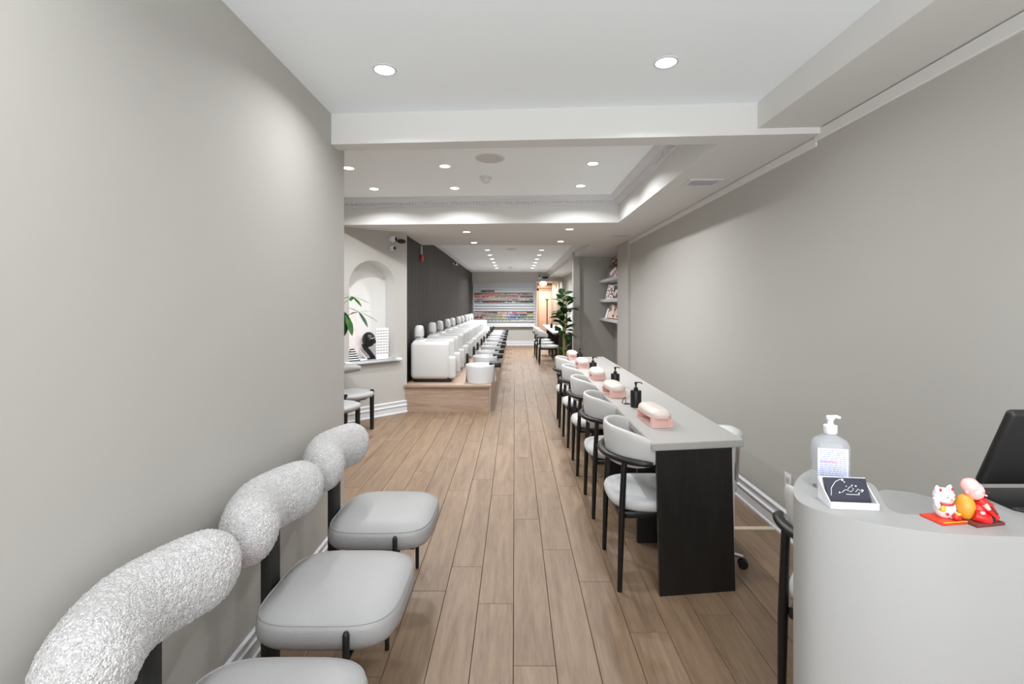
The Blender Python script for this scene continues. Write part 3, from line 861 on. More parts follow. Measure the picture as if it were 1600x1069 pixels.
def bottle_mesh(nm, body, cap):
    bm = bmesh.new()
    lathe(bm, [(.0145, 0), (.0165, .003), (.0165, .038), (.009, .043)], 10)
    n0 = len(bm.faces); lathe(bm, [(.008, .043), (.0095, .044), (.0085, .073), (.006, .075)], 8)
    bm.faces.ensure_lookup_table()
    for f in bm.faces[n0:]: f.material_index = 1
    bmesh.ops.recalc_face_normals(bm, faces=bm.faces)
    me = bpy.data.meshes.new(nm); bm.to_mesh(me); bm.free(); me.materials.append(body); me.materials.append(cap); me.shade_smooth(); me.set_sharp_from_angle(angle=.7)
    return me
def pc(nm, c, r=.25): return mat('polish_'+nm, c, r, var=0)
P = {k: pc(k, c) for k, c in dict(wine=(92, 28, 34), red=(186, 44, 50), coral=(222, 104, 92), peach=(232, 168, 140), nude=(208, 172, 156), cream=(236, 222, 200), yellow=(222, 196, 96), green=(120, 150, 110), teal=(72, 120, 128), blue=(96, 122, 176), lilac=(180, 164, 200), pink=(226, 136, 156), brown=(120, 78, 62), grey=(150, 150, 152), black=(34, 32, 34)).items()}
capb = mat('polish_cap_black', (30, 28, 30), .4, var=0); capw = mat('polish_cap_white', (225, 225, 225), .4, var=0); capp = mat('polish_cap_tan', (150, 110, 92), .4, var=0)
BM = {}
def bme(k, cap):
    if (k, cap.name) not in BM: BM[(k, cap.name)] = bottle_mesh('nail_polish_bottle', P[k], cap)
    return BM[(k, cap.name)]
rows = {3: (('wine', 'brown', 'red'), -1.16, -.66, capb),
        4: (('wine', 'red', 'coral', 'coral', 'nude', 'grey', 'cream', 'peach', 'brown', 'grey'), -1.39, .68, capp),
        5: (('coral', 'red', 'peach', 'yellow', 'green', 'nude', 'pink', 'grey', 'brown', 'wine'), -1.39, .68, capp),
        6: (('red', 'coral', 'pink', 'yellow', 'nude', 'pink', 'red', 'nude', 'cream', 'brown'), -1.39, .68, capw),
        7: (('grey', 'wine', 'wine', 'red', 'wine', 'grey', 'cream', 'grey', 'brown', 'black'), -1.39, .68, capb),
        11: (('nude', 'peach', 'brown', 'wine', 'peach', 'cream', 'coral', 'peach', 'nude', 'wine'), -1.39, .68, capp),
        12: (('nude', 'brown', 'green', 'grey', 'nude', 'cream', 'lilac', 'blue', 'brown', 'yellow'), -1.39, .68, capw),
        13: (('brown', 'peach', 'nude', 'green', 'yellow', 'lilac', 'blue', 'teal', 'grey', 'green'), -1.39, .68, capw),
        14: (('grey', 'green', 'yellow', 'cream'), -.9, .6, capb)}
cnt = 0
CN = dict(wine='wine red', red='red', coral='coral', peach='peach', nude='nude beige', cream='cream', yellow='yellow', green='green', teal='teal', blue='blue', lilac='lilac', pink='pink', brown='brown', grey='grey', black='black')
ordn = {3: 'topmost, short row', 4: 'second row from the top', 5: 'third row from the top', 6: 'fourth row from the top', 7: 'black-capped row', 11: 'first row below the gap', 12: 'second row below the gap', 13: 'third row below the gap', 14: 'lowest, sparse row'}
stuffbm = bmesh.new(); smats = list(P.values()); sidx = {k: i for i, k in enumerate(P)}
for k, (cols, xa, xb, cap) in rows.items():
    pitch = .0365 if k != 14 else .12
    n = int((xb-xa)/pitch); z = shelfz[k]
    for i in range(n):
        x = xa+i*pitch+.01; f = i/max(1, n-1)
        if random.random() < .04: continue
        ci = cols[min(len(cols)-1, max(0, int(f*len(cols)+random.uniform(-.6, .6))))]
        if cnt < 300:
            o = inst('nail_polish_bottle', bme(ci, cap), None, (x, YF-.042, z))
            cn = CN[ci]; tag(o, '%s nail polish bottle in the %s of the wall rack' % (cn, ordn[k]), 'bottle', '%s nail polish bottles in the %s' % (cn, ordn[k])); cnt += 1
        else:
            a = len(stuffbm.faces); lathe(stuffbm, [(.0165, z), (.0165, z+.042), (.009, z+.044), (.0085, z+.075)], 8, (x, YF-.042, 0)); stuffbm.faces.ensure_lookup_table()
            for f_ in stuffbm.faces[a:]: f_.material_index = sidx[ci]
o = mk('polish_bottle_rows', stuffbm, smats, smooth=40)
tag(o, 'rows of nail polish bottles on the lower shelves of the wall rack', 'bottles', kind='stuff')

# ------------------------------------------------------------------ pedicure chairs and basins
def pedi_chair():
    """faces +x, origin at platform top, centre of chair"""
    t = thing('pedicure_chair', 'x', 'chair', (0, 0, 0), 0, 'white pedicure chairs on the platform')
    bm = bmesh.new(); rbox(bm, -.27, .24, -.29, .29, 0, .045, .01, 2); mk('base', bm, M['blackmat'], t, 35)
    for s in (-1, 1):
        bm = bmesh.new(); y0, y1 = (-.34, -.22) if s < 0 else (.22, .34)
        rbox(bm, -.31, .23, y0, y1, .045, .565, .058, 4)
        mk('arm', bm, M['wleather'], t, 60)
        bm = bmesh.new(); rbox(bm, .20, .315, y0+.012, y1-.012, .05, .36, .035, 4); mk('arm_front', bm, M['wleather'], t, 60)
    bm = bmesh.new(); rbox(bm, -.31, -.15, -.225, .225, .07, .575, .045, 4); mk('backrest', bm, M['wleather'], t, 60)
    bm = bmesh.new(); rbox(bm, -.16, .27, -.215, .215, .06, .30, .04, 4); mk('seat_cushion', bm, M['wleather'], t, 60)
    bm = bmesh.new()
    rings(bm, [[(x*0-.245+dx, y, .655+z) for y, z in superpts(.155*f, .185*f, 2.6, 28)] for f, dx in ((.6, -.038), (.9, -.03), (1, -.012), (1, .01), (.9, .03), (.6, .04))] if False else [[(-.252+dx*1.4, p_[0], .66+p_[1]) for p_ in superpts(.20*f, .235*f, 2.6, 28)] for f, dx in ((.6, -.042), (.9, -.034), (1, -.014), (1, .014), (.9, .034), (.6, .042))])
    h = mk('headrest', bm, M['wleather'], t, 60)
    bm = bmesh.new(); tube(bm, [(-.252+.064*math.cos(a), .104*math.sin(a), .61) for a in [2*PI*k/24 for k in range(25)]], .005, 6); mk('strap', bm, M['blackmat'], h, 60)
    return t
def basin():
    t = thing('pedicure_basin', 'x', 'foot basin', (0, 0, 0), 0, 'white pedicure basins on the platform')
    bm = bmesh.new()
    lathe(bm, [(.165, 0), (.178, .004), (.192, .10), (.20, .22), (.202, .244), (.198, .25), (.188, .25), (.182, .24), (.172, .12), (.15, .06), (.02, .055)], 44)
    mk('bowl', bm, M['white'], t, 50)
    bm = bmesh.new(); lathe(bm, [(.02, .0), (.022, .005), (.018, .03), (.016, .20), (.022, .27), (.02, .36), (.014, .385)], 14, (-.19, .1, 0))
    tube(bm, [(-.19, .1, .33), (-.15, .08, .345), (-.12, .07, .33)], .008, 8); mk('faucet', bm, M['black'], t, 45)
    bm = bmesh.new(); tube(bm, [(.205, .08, 0), (.205, .08, .2)], .012, 10); mk('footrest_post', bm, M['white'], t, 40)
    bm = bmesh.new(); rbox(bm, .125, .285, -.03, .17, .205, .272, .01, 2); mk('footrest', bm, M['black'], t, 35)
    return t
ys = [6.84, 7.93, 8.72, 9.72, 10.5, 11.6, 12.4, 13.4, 14.2, 15.1]
pc_, bs_ = pedi_chair(), basin()
nn = ['nearest', 'second', 'third', 'fourth', 'fifth', 'sixth', 'seventh', 'eighth', 'ninth', 'tenth and farthest']
for i, y in enumerate(ys):
    lab = '%s white padded pedicure chair from the front, on the wood platform' % nn[i]
    lab2 = '%s round white pedicure basin from the front, with black faucet and footrest' % nn[i]
    c = pc_ if i == 0 else dup(pc_)
    c.location = (-1.125, y, PZ); c['label'] = lab
    c = bs_ if i == 0 else dup(bs_)
    c.location = (-.475, y-.28, PZ); c['label'] = lab2

# ------------------------------------------------------------------ plants
def leaf_mesh(nm, L_, w_, m, droop=.25, fold=.15):
    bm = bmesh.new(); n = 8; k = 4
    rows_ = []
    for i in range(n+1):
        s = i/n
        ww = w_*math.sin(PI*min(1, s*.98+.02))**.75*(.9 if s < .5 else 1)
        rows_.append([bm.verts.new((L_*s, ww*(-1+2*j/k), -droop*L_*s*s+abs(-1+2*j/k)*ww*fold)) for j in range(k+1)])
    for a, b_ in zip(rows_, rows_[1:]):
        for j in range(k): bm.faces.new([a[j], a[j+1], b_[j+1], b_[j]])
    r = bmesh.ops.solidify(bm, geom=bm.faces[:], thickness=.0012)
    me = bpy.data.meshes.new(nm); bm.to_mesh(me); bm.free(); me.materials.append(m); me.shade_smooth()
    return me
t = thing('rubber_plant', 'tall green potted plant with pale trunk behind the end of the long table', 'plant', (.955, 9.15, 0))
bm = bmesh.new(); lathe(bm, [(.11, 0), (.13, .01), (.16, .28), (.165, .30), (.155, .30), (.15, .27), (.02, .265)], 28); mk('pot', bm, M['pot'], t, 40)
bm = bmesh.new(); lathe(bm, [(.148, .262), (.14, .272), (.02, .275)], 24); mk('soil', bm, M['soil'], t, 50)
bm = bmesh.new(); tube(bm, [(0, 0, .26), (.01, 0, .6), (0, .01, .95), (-.02, 0, 1.3), (-.015, 0, 1.58)], [.038, .034, .028, .02, .01], 12); mk('trunk', bm, M['stem'], t, 60)
bm = bmesh.new(); tube(bm, [(.02, .02, .9), (.06, .02, 1.1), (.04, 0, 1.4), (.06, 0, 1.6)], [.014, .012, .01, .006], 8); mk('branch', bm, M['stem'], t, 60)
lm = [leaf_mesh('leaf', .23, .075, M['leafdark'], .3), leaf_mesh('leaf', .20, .07, M['leaf'], .45), leaf_mesh('leaf', .16, .055, M['leaf'], .1)]
random.seed(11)
for i in range(64):
    f = i/63
    z = .62+1.02*f**.85
    if .0 < f < .12: z = .45+.1*random.random()
    a = i*2.4+random.uniform(-.3, .3)
    b_ = random.choice(lm if f > .12 else lm[2:])
    rr = .02+.05*random.random()
    o = inst('leaf', b_, t, (rr*math.cos(a), rr*math.sin(a), z), (random.uniform(-.5, .5), random.uniform(-1.0, .3), a))
    s = random.uniform(.8, 1.15) if f > .12 else .7; o.scale = (s, s, s)
# nook plant with finger leaves
t = thing('finger_leaf_plant', 'green potted plant with finger-like leaves reaching past the left wall', 'plant', (-2.08, 5.08, 0))
bm = bmesh.new(); lathe(bm, [(.12, 0), (.14, .01), (.16, .30), (.165, .32), (.155, .32), (.15, .29), (.02, .285)], 28); mk('pot', bm, M['pot'], t, 40)
bm = bmesh.new(); lathe(bm, [(.148, .28), (.14, .295), (.02, .30)], 24); mk('soil', bm, M['soil'], t, 50)
bm = bmesh.new(); tube(bm, [(0, 0, .28), (.02, 0, .7), (0, .01, 1.1), (.02, 0, 1.36)], [.026, .022, .018, .010], 12); mk('trunk', bm, M['stem'], t, 60)
def rosette(hub, leafs):
    bm = bmesh.new(); tube(bm, [(.0, 0, 1.12+.3*(hub[2]-1.12)), ((hub[0])*.5, hub[1]*.5, hub[2]*.5+.62), hub], [.006, .004, .003], 6); mk('leaf_stalk', bm, M['stem'], t, 60)
    for (az, el, L_, w_, m) in leafs:
        me = leaf_mesh('leaf', L_, w_, m, .12, .1)
        inst('leaf', me, t, hub, (0, math.radians(-el), math.radians(az)))
R1 = [(5, -22, .22, .022, M['leafpale']), (-20, -48, .19, .024, M['leafpale']), (20, 6, .14, .02, M['leafpale']), (170, 24, .14, .018, M['leafdark']), (150, -4, .12, .018, M['leafdark'])]
rosette((.40, .02, 1.365), [(a_, e_, l_*1.08, w_*1.25, m_) for a_, e_, l_, w_, m_ in R1])
rosette((.345, -.02, 1.53), [(0, -16, .20, .026, M['leaf']), (-25, -34, .17, .026, M['leaf']), (190, 20, .15, .02, M['leafdark']), (-90, -40, .07, .024, M['leaf']), (160, -5, .12, .02, M['leafdark']), (20, 10, .1, .016, M['leafpale'])])
rosette((.285, -.06, 1.36), [(-30, -60, .27, .042, M['leaf']), (-80, -74, .25, .042, M['leafdark']), (200, -40, .24, .04, M['leafdark']), (240, -75, .24, .042, M['leaf']), (175, -8, .16, .02, M['leafdark']), (10, -80, .2, .036, M['leaf'])])
rosette((-.15, .05, 1.45), [(a, -25, .22, .03, M['leaf']) for a in range(30, 390, 60)])

# ------------------------------------------------------------------ niche things
def NP(px, out, z):
    """point in the niche above the sill at picture column px, set back from the wall face"""
    k = (px-804)/740
    base = A0+nrm*out
    u = (k*base.y-base.x)/(dirv.x-k*dirv.y)
    return base+dirv*u+Vector((0, 0, z))
ANG = math.atan2(dirv.y, dirv.x)
# lash card
t = thing('lash_card', 'white card with rows of false lashes standing in the arched niche', 'lash card', NP(597.5, -.03, SILL), ANG)
w_, h_ = .175, .40
mk('card', boxm(-w_/2, w_/2, 0, .006, 0, h_), M['paper'], t)
lash = bmesh.new()
for r in range(10):
    for c in range(4):
        cx_ = -w_/2+.026+c*.041; cz_ = .035+r*.036
        if r == 0: continue
        tube(lash, [(cx_+.013*math.cos(a), -.003, cz_+.009*math.sin(a)) for a in [PI*k/5 for k in range(6)]], .0022, 4)
mk('lashes', lash, M['black'], t, kind='stuff')
mk('prop', boxm(-.02, .02, .006, .09, 0, .02), M['paper'], t)
# mannequin head with black cap
t = thing('mannequin_head', 'black mannequin head on a slanted stand in the arched niche', 'mannequin', NP(576.5, -.10, SILL), ANG)
bm = bmesh.new(); blob(bm, (-.005, 0, .255), (.082, .088, .098), 24); blob(bm, (.07, 0, .225), (.035, .03, .028), 14); mk('head', bm, M['black'], t, 60)
bm = bmesh.new(); tube(bm, [(.06, 0, .012), (.02, 0, .07), (-.05, 0, .15), (-.075, 0, .20)], [.03, .028, .03, .026], 12); mk('neck', bm, M['blackmat'], t, 60)
bm = bmesh.new(); rbox(bm, -.03, .09, -.045, .045, 0, .014, .004, 2); mk('stand', bm, M['blackmat'], t, 35)
bm = bmesh.new(); tube(bm, [(-.03, -.087, .275), (.0, -.093, .27), (.03, -.086, .285)], .004, 6); mk('badge', bm, M['white'], t, 60)
# striped box, white bag, pale floral board
t = thing('striped_box', 'black and white striped box leaning at the left of the niche', 'box', NP(551, -.04, SILL), ANG)
bm = bmesh.new(); box(bm, -.06, .10, 0, .05, 0, .012); mk('base', bm, M['black'], t)
for i in range(10):
    bm = bmesh.new(); rbox(bm, -.07+.012*i*.5, .09-i*.007, 0, .05, .012+i*.014, .012+(i+1)*.014, .001, 1)
    mk('stripe', bm, M['black'] if i % 2 else M['paper'], t)
t = thing('floral_bag', 'tall pale pink paper bag behind the striped box in the niche', 'bag', NP(553, -.165, SILL), ANG)
bm = bmesh.new(); prism(bm, [(-.12, 0), (.12, 0), (.12, .06), (-.12, .06)], 0, .40)
for v_ in bm.verts:
    if v_.co.z > .3: v_.co.x *= .75
mk('body', bm, mat('pale_floral_paper', (232, 222, 220), .6, var=.09, nscale=16), t)
bm = bmesh.new(); tube(bm, [(-.05, .03, .40), (-.04, .03, .52), (.0, .03, .56), (.04, .03, .52), (.05, .03, .40)], .0035, 6); mk('handle', bm, M['peach'], t, 60)
t = thing('white_wedge', 'small white slanted holder beside the striped box in the niche', 'holder', NP(569, -.09, SILL), ANG)
bm = bmesh.new(); prism(bm, [(-.05, 0), (.06, 0), (.06, .05), (-.05, .05)], 0, .01); mk('base', bm, M['paper'], t)
bm = bmesh.new()
vs = [bm.verts.new(p) for p in ((-.06, .01, .12), (-.05, .01, .12), (.055, .01, .01), (.04, .01, .01), (-.06, .05, .12), (-.05, .05, .12), (.055, .05, .01), (.04, .05, .01))]
for f in ((0, 1, 2, 3), (4, 7, 6, 5), (0, 4, 5, 1), (1, 5, 6, 2), (2, 6, 7, 3), (3, 7, 4, 0)): bm.faces.new([vs[i] for i in f])
mk('slope', bm, M['paper'], t)

# ------------------------------------------------------------------ cameras, red box
def seccam(lab, loc, rz, s=1.0):
    t = thing('security_camera', lab, 'security camera', loc, rz)
    t.scale = (s, s, s)
    bm = bmesh.new(); tube(bm, [(0, 0, 0), (0, -.02, 0)], .045, 20); mk('wall_mount', bm, M['white'], t, 40)
    bm = bmesh.new(); blob(bm, (0, -.05, .0), (.045, .05, .05), 18); mk('ball_body', bm, M['white'], t, 60)
    bm = bmesh.new(); blob(bm, (.005, -.095, -.005), (.025, .012, .03), 14); mk('lens', bm, M['black'], t, 60)
    return t
cam1 = seccam('upper white ball camera on the niche wall beside the slatted wall', W(u_at(610), 2.30, 0), ANG+.4, .9)
seccam('lower white ball camera on the niche wall', W(u_at(611), 2.18, 0), ANG+.1, .75)
t = thing('black_spotlight', 'black oval camera head right of the white ball camera on the niche wall', 'security camera', W(u_at(622), 2.275, 0), ANG)
bm = bmesh.new(); tube(bm, [(0, 0, 0), (0, -.05, 0)], .014, 10); mk('arm', bm, M['white'], t, 40)
bm = bmesh.new(); blob(bm, (.01, -.07, .0), (.065, .034, .03), 18); mk('head', bm, M['black'], t, 60)
t = thing('bullet_camera', 'white bullet camera high on the dark slatted wall', 'security camera', (XD+.018, 11.4, 2.42), math.radians(90))
bm = bmesh.new(); tube(bm, [(0, 0, 0), (0, -.06, 0)], .02, 12); mk('mount', bm, M['white'], t, 40)
bm = bmesh.new(); tube(bm, [(-.08, -.07, .0), (.08, -.075, -.01)], .034, 14); mk('body', bm, M['white'], t, 40)
bm = bmesh.new(); tube(bm, [(-.081, -.07, .0), (-.095, -.07, .0)], .026, 14); mk('lens', bm, M['black'], t, 40)
t = thing('bullet_camera', 'white and black camera pair above the back room opening', 'security camera', (1.0, YF, 2.36), 0)
bm = bmesh.new(); blob(bm, (-.12, -.07, .03), (.06, .07, .09), 16); mk('mount', bm, M['white'], t, 40)
bm = bmesh.new(); blob(bm, (-.13, -.14, .05), (.03, .02, .04), 12); mk('lens', bm, M['black'], t, 40)
bm = bmesh.new(); blob(bm, (.06, -.09, .0), (.11, .05, .04), 16); mk('head', bm, M['black'], t, 40)
t = thing('red_alarm_box', 'small narrow red box high on the dark slatted wall', 'alarm', (XD+.018, 7.50, 2.23))
bm = bmesh.new(); rbox(bm, 0, .03, -.04, .04, -.11, 0, .01, 2); mk('cover', bm, M['red'], t, 40)
bm = bmesh.new(); rbox(bm, 0, .02, -.02, .02, 0, .14, .003, 2); mk('conduit', bm, M['grey'], t, 40)

# ------------------------------------------------------------------ back room
t = thing('back_door', 'pale peach door at the end of the back room', 'door', (1.62, 21.88, 0))
bm = bmesh.new(); rbox(bm, -.5, .5, -.06, 0, 0, 2.05, .006, 2); mk('leaf_panel', bm, M['peach'], t, 30)
bm = bmesh.new()
box(bm, -.6, -.51, -.07, 0, 0, 2.15); box(bm, .51, .6, -.07, 0, 0, 2.15); box(bm, -.6, .6, -.07, 0, 2.06, 2.16); mk('door_frame', bm, M['peachdark'], t)
bm = bmesh.new(); tube(bm, [(.38, -.09, 1.0), (.44, -.09, 1.0)], .015, 8); tube(bm, [(.44, -.06, 1.0), (.44, -.1, 1.0)], .012, 8); mk('handle', bm, M['chrome'], t, 40)
tag(mk('wooden_header', boxm(1.05, 2.2, 21.70, 21.82, 2.17, 2.3), M['peachdark']), 'tan wooden header beam above the back room door', 'beam')
t = thing('globe_lamp', 'warm glowing ceiling globe in the back room', 'lamp', (1.18, 19.6, 2.4))
bm = bmesh.new(); lathe(bm, [(.06, 0), (.06, -.03)], 18); mk('fitting', bm, M['white'], t)
bm = bmesh.new(); blob(bm, (0, 0, -.11), (.15, .15, .10), 20); mk('globe', bm, M['warmglow'], t, 60)
area_lamp('globe_light', (1.18, 19.6, 2.15), .2, 16, color=(1, .78, .55))
area_lamp('back_room_light', (1.2, 21.0, 2.35), .4, 26, color=(1, .88, .78))
t = thing('pole_stand', 'slim black pole stand in front of the back room door', 'stand', (1.25, 18.2, 0))
bm = bmesh.new(); lathe(bm, [(.14, 0), (.14, .012), (.02, .02)], 20); mk('base', bm, M['blackmat'], t, 35)
bm = bmesh.new(); tube(bm, [(0, 0, .015), (0, 0, 1.62)], .02, 10); mk('pole', bm, M['blackmat'], t, 40)
bm = bmesh.new(); tube(bm, [(-.07, 0, 1.62), (.07, 0, 1.62)], .018, 10); mk('cross_head', bm, M['blackmat'], t, 40)

# ------------------------------------------------------------------ reception desk
DZ = 1.05
def DP(px, py, z=DZ):
    d = (H-z)*740/(py-475); return ((px-804)/740*d, d)
outer = [DP(*p) for p in ((1267, 733), (1252, 742), (1243, 753), (1239.5, 768), (1246, 781), (1264, 792), (1298, 803), (1350, 815), (1400, 824), (1450, 831), (1500, 835.5), (1600, 839))]
inner = [DP(*p) for p in ((1290, 741), (1330, 748), (1362, 756), (1374, 772), (1382, 788), (1392, 797), (1406, 803), (1440, 803.5))]
def smooth_line(pts, k=6):
    out = []
    for i in range(len(pts)-1):
        p0 = pts[max(i-1, 0)]; p1 = pts[i]; p2 = pts[i+1]; p3 = pts[min(i+2, len(pts)-1)]
        for j in range(k):
            t_ = j/k
            out.append(tuple(.5*((2*p1[q])+(-p0[q]+p2[q])*t_+(2*p0[q]-5*p1[q]+4*p2[q]-p3[q])*t_*t_+(-p0[q]+3*p1[q]-3*p2[q]+p3[q])*t_**3) for q in (0, 1)))
    out.append(pts[-1]); return out
so, si = smooth_line(outer), smooth_line(inner)
right = [(1.25, .800), (1.55, .80), (1.55, .96)]
inn_end = [(.93, .93), (.985, .955)]
poly = so+right+inn_end[::-1]+si[::-1]
t = thing('reception_desk', 'white curved reception desk cut off by the right edge', 'desk', (0, 0, 0))
bm = bmesh.new(); prism(bm, poly, 0, DZ)
mk('desk_body', bm, M['desk'], t, 40)
bm = bmesh.new(); prism(bm, [(.815, .97), (.80, 1.06), (.83, 1.16), (.90, 1.24), (1.0, 1.285), (1.06, 1.26), (1.10, 1.19), (1.16, 1.10), (1.5, 1.05), (1.5, .97), (1.0, .965), (.93, .94)], .88, .95)
bmesh.ops.bevel(bm, geom=[e for e in bm.edges if e.verts[0].co.z > .94 and e.verts[1].co.z > .94], offset=.008, segments=2, affect='EDGES')
mk('inner_worktop', bm, M['desk'], t, 40)
bm = bmesh.new(); prism(bm, [(.83, .98), (.82, 1.06), (.85, 1.15), (.91, 1.22), (1.0, 1.26), (1.05, 1.24), (1.08, 1.16), (1.05, .98)], 0, .88)
mk('inner_cabinet', bm, M['desk'], t, 40)

# sanitizer bottle
t = thing('sanitizer_bottle', 'clear pump bottle of hand sanitizer with white cap on the desk', 'bottle', (.690, 1.035, DZ), math.radians(-14))
def stad2(w, d, z): return [(x, y, z) for x, y in superpts(w, d, 3.4, 36)]
bm = bmesh.new(); rings(bm, [stad2(.066, .036, 0), stad2(.072, .042, .004), stad2(.072, .042, .094), stad2(.062, .036, .104), stad2(.034, .026, .112), stad2(.02, .02, .116), stad2(.02, .02, .120)]); mk('body', bm, M['clear'], t, 45)
lb = mk('label_sheet', boxm(-.032, .026, -.0226, -.0216, .012, .090), M['label'], t)
random.seed(3)
bm = bmesh.new()
for i in range(16):
    z = .085-i*.0044
    x = -.028
    while x < .020:
        L_ = random.uniform(.003, .009)
        box(bm, x, min(x+L_, .0235), -.0229, -.0226, z, z+.0011)
        x += L_+.0015
tx = mk('small_print', bm, M['inkblue'], lb, kind='stuff')
mk('red_line', boxm(-.028, .004, -.0230, -.0227, .0605, .0622), M['inkred'], lb)
bm = bmesh.new(); lathe(bm, [(.0125, .118), (.0135, .12), (.0135, .134), (.012, .136), (.0062, .137), (.006, .148)], 24); mk('cap', bm, M['white'], t, 35)
bm = bmesh.new(); lathe(bm, [(.006, .146), (.0085, .148), (.0085, .154), (.006, .156)], 18); tube(bm, [(0, 0, .1525), (.012, 0, .154), (.019, 0, .152)], [.0045, .004, .003], 8); mk('pump_head', bm, M['white'], t, 45)

# business card holder
t = thing('card_holder', 'white tilted holder with navy business cards beside the sanitizer', 'card holder', (.662, .932, DZ), math.radians(-6))
bm = bmesh.new(); w_ = .0445
rbox(bm, -w_, w_, -.012, .034, 0, .004, .0012, 1)
rbox(bm, -w_, w_, -.014, -.011, 0, .014, .001, 1); mk('tray', bm, M['white'], t, 30)
bm = bmesh.new(); rbox(bm, -w_, w_, 0, .003, 0, .050, .001, 1); o = mk('back_plate', bm, M['white'], t, 30); o.location = (0, .010, .003); o.rotation_euler.x = math.radians(-24)
for x in (-w_, w_-.002):
    bm = bmesh.new()
    vs = [bm.verts.new(p) for p in ((x, -.012, 0), (x, .034, 0), (x, .034, .044), (x, -.008, .014), (x+.002, -.012, 0), (x+.002, .034, 0), (x+.002, .034, .044), (x+.002, -.008, .014))]
    for f in ((0, 1, 2, 3), (4, 7, 6, 5), (0, 4, 5, 1), (1, 5, 6, 2), (2, 6, 7, 3), (3, 7, 4, 0)): bm.faces.new([vs[i] for i in f])
    mk('side_cheek', bm, M['white'], t)
cd = thing('business_cards', 'stack of navy business cards with a white line drawing in the holder', 'cards', (.662, .932, DZ), math.radians(-6))
bm = bmesh.new(); box(bm, -.039, .039, -.007, 0, 0, .046); o = mk('card_stack', bm, M['ink'], cd); o.location = (0, .0085, .0052); o.rotation_euler.x = math.radians(-24)
art = bmesh.new()
def ln(p, r=.0005): tube(art, [(x, -.0076, z) for x, z in p], r, 5)
ln([(-.033, .012), (-.030, .026), (-.020, .038), (-.010, .043), (-.006, .042)], .0006)
ln([(-.012, .018), (-.004, .024), (.006, .020), (.012, .026), (.006, .030), (.0, .024)])
ln([(.014, .020), (.020, .026), (.026, .020), (.030, .024)])
for x, z, r in ((-.016, .018, .0016), (-.006, .042, .0022), (-.003, .038, .0014), (.010, .032, .0014), (.017, .031, .0016), (.020, .018, .0014), (.027, .024, .0016), (-.001, .030, .001)):
    blob(art, (x, -.0076, z), (r, .0006, r), 8)
for i in range(9): box(art, -.004+i*.0028, -.0022+i*.0028, -.0078, -.0072, .0145, .0158)
mk('line_drawing', art, M['white'], o)

# lucky cat
t = thing('cat_figurine', 'small white cat figurine with red collar on a red mat', 'figurine', (.797, .882, DZ), math.radians(8))
bm = bmesh.new(); rbox(bm, -.030, .036, -.026, .018, 0, .004, .0015, 2); mk('mat', bm, M['orange'], t, 35)
bm = bmesh.new(); rbox(bm, -.026, .032, -.0255, -.023, .004, .0052, .0005, 1); mk('gold_stripe', bm, M['gold'], t, 35)
bm = bmesh.new(); blob(bm, (.004, .0, .020), (.019, .015, .019), 22); blob(bm, (.012, -.008, .010), (.011, .009, .008), 14); mk('body', bm, M['white'], t, 60)
bm = bmesh.new(); blob(bm, (0, -.002, .044), (.0185, .0145, .0145), 24); hd = mk('head', bm, M['white'], t, 60)
for s in (-1, 1):
    bm = bmesh.new(); lathe(bm, [(.0065, 0), (.0045, .006), (.001, .011)], 12); o = mk('ear', bm, M['white'], t, 60); o.location = (s*.0115, -.002, .053); o.rotation_euler.y = s*.3
    bm = bmesh.new(); blob(bm, (0, -.0052, .0035), (.0026, .0012, .004), 10); mk('inner_ear', bm, M['red'], o, 60)
for s in (-1, 1):
    bm = bmesh.new(); tube(bm, [(s*.0075-.003, -.0162, .0455), (s*.0075, -.0167, .047), (s*.0075+.003, -.0162, .0455)], .0005, 6); mk('eye', bm, M['black'], hd, 60)
bm = bmesh.new(); blob(bm, (0, -.0167, .0425), (.0012, .0008, .0009), 8); tube(bm, [(-.003, -.0166, .0395), (0, -.0172, .041), (.003, -.0166, .0395)], .0004, 6); mk('nose', bm, M['red'], hd, 60)
bm = bmesh.new(); tube(bm, [(.0145*math.cos(a), -.002+.0125*math.sin(a), .031) for a in [2*PI*k/20 for k in range(21)]], .0019, 8); mk('collar', bm, M['red'], t, 60)
bm = bmesh.new(); tube(bm, [(-.013, -.004, .024), (-.020, -.006, .032), (-.021, -.006, .042)], [.005, .0048, .0052], 10); mk('raised_paw', bm, M['white'], t, 60)
bm = bmesh.new(); blob(bm, (-.012, -.0115, .024), (.0055, .003, .006), 12); mk('gold_coin', bm, M['gold'], t, 60)
bm = bmesh.new(); blob(bm, (.009, -.018, .0105), (.0085, .006, .0065), 14); mk('red_pouch', bm, M['red'], t, 60)
bm = bmesh.new(); blob(bm, (.009, -.021, .0165), (.0055, .003, .0025), 10); mk('gold_heap', bm, M['gold'], t, 60)
bm = bmesh.new(); blob(bm, (-.006, -.0145, .0145), (.003, .0015, .003), 10); mk('red_paw_dot', bm, M['red'], t, 60)

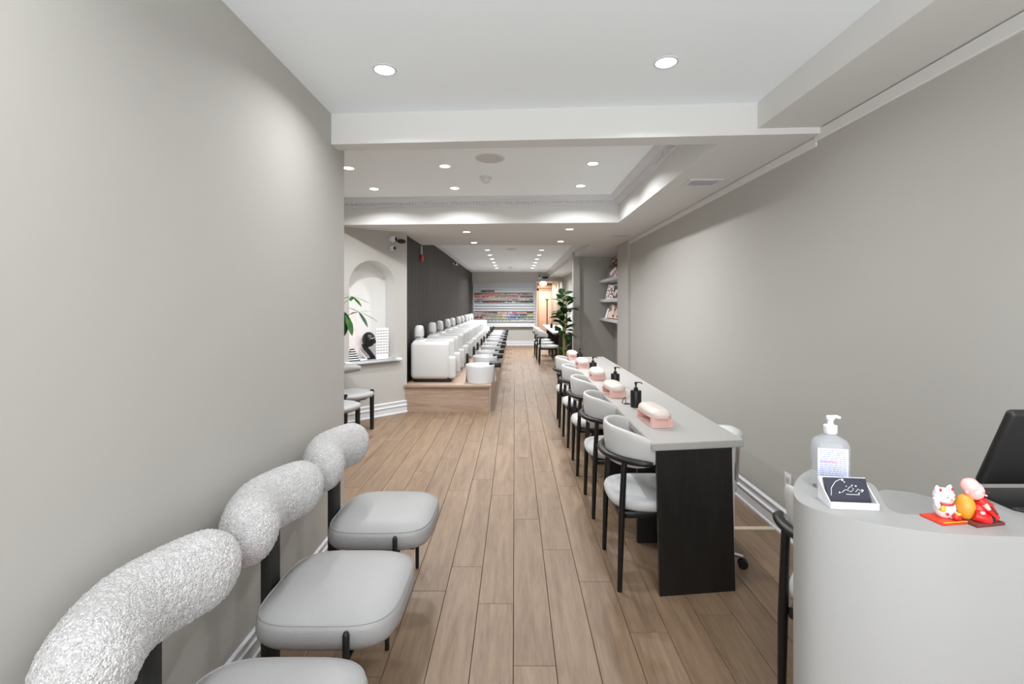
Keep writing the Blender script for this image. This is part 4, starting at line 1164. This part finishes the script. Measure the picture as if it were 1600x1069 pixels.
# monk doll
t = thing('monk_figurine', 'small bald figurine in red and yellow robe bowing on a brown base', 'figurine', (.842, .878, DZ), math.radians(10))
bm = bmesh.new(); rbox(bm, -.022, .040, -.030, .014, 0, .0055, .001, 2); mk('base', bm, M['brown'], t, 35)
bm = bmesh.new(); blob(bm, (-.010, -.001, .025), (.0155, .015, .024), 20); mk('yellow_robe', bm, M['yellow'], t, 60)
bm = bmesh.new(); blob(bm, (.004, -.006, .056), (.0145, .0150, .0165), 22); blob(bm, (-.002, -.004, .064), (.0145, .0140, .0145), 18); hd = mk('head', bm, M['skin'], t, 60)
bm = bmesh.new(); blob(bm, (.0105, -.0205, .052), (.0022, .002, .0018), 10); mk('nose', bm, M['skin'], hd, 60)
for dx in (-.005, .006):
    bm = bmesh.new(); tube(bm, [(.010+dx-.002, -.0222+abs(dx)*.25, .058), (.010+dx, -.0232+abs(dx)*.25, .057), (.010+dx+.002, -.0222+abs(dx)*.25, .058)], .0005, 5); mk('closed_eye', bm, M['brown'], hd, 60)
bm = bmesh.new(); tube(bm, [(.006, -.0205, .0475), (.009, -.0215, .0465), (.012, -.0205, .0475)], .0005, 5); mk('mouth', bm, M['red'], hd, 60)
bm = bmesh.new(); blob(bm, (-.0125, -.006, .056), (.003, .003, .0055), 10); mk('ear', bm, M['skin'], hd, 60)
bm = bmesh.new(); blob(bm, (.012, -.008, .020), (.015, .012, .020), 16)
tube(bm, [(.006, -.010, .042), (.018, -.018, .030), (.030, -.020, .010)], [.009, .009, .008], 12)
tube(bm, [(-.008, -.014, .016), (.004, -.022, .012), (.012, -.024, .010)], [.010, .010, .008], 12); mk('red_sleeves', bm, M['red'], t, 60)
bm = bmesh.new(); tube(bm, [(.008, -.019, .036), (.013, -.024, .028)], [.005, .004], 10); blob(bm, (0, -.022, .020), (.006, .004, .005), 10); mk('hands', bm, M['skin'], t, 60)
bm = bmesh.new(); blob(bm, (.013, -.026, .011), (.009, .006, .0065), 14); mk('drum', bm, M['black'], t, 60)
bm = bmesh.new(); tube(bm, [(.012, -.027, .034), (.026, -.027, .020)], .0022, 6); mk('stick', bm, M['brown'], t, 60)

# tablet register
t = thing('tablet_register', 'black tablet screen on a stand seen from behind, at the right edge', 'tablet', (1.085, .958, DZ))
bm = bmesh.new(); rbox(bm, -.148, .148, -.009, .009, 0, .175, .012, 3)
o = mk('screen_housing', bm, M['blackmat'], t, 40); o.location = (0, .005, .036); o.rotation_euler.x = math.radians(22)
bm = bmesh.new(); rbox(bm, -.14, .14, .0092, .0102, .008, .167, .001, 1); mk('screen', bm, M['black'], o, 30)
bm = bmesh.new(); rbox(bm, -.12, .14, -.045, .055, 0, .008, .003, 2); mk('base', bm, M['blackmat'], t, 35)
bm = bmesh.new(); tube(bm, [(0, .02, .006), (0, .01, .06), (0, -.02, .11)], .016, 10); mk('neck', bm, M['blackmat'], t, 50)
x0, y0 = DP(1546, 797)
bm = bmesh.new(); tube(bm, smooth_line([(.955, .912), (.985, .900), (1.03, .885), (1.10, .868), (1.2, .85)], 4) and [(x, y, DZ+.003) for x, y in smooth_line([(.965, .918), (.985, .900), (1.03, .885), (1.10, .868), (1.2, .85)], 4)], .0022, 8)
tag(mk('power_cord', bm, M['black'], smooth=60), 'thin black cord on the desk beside the tablet stand', 'cord')
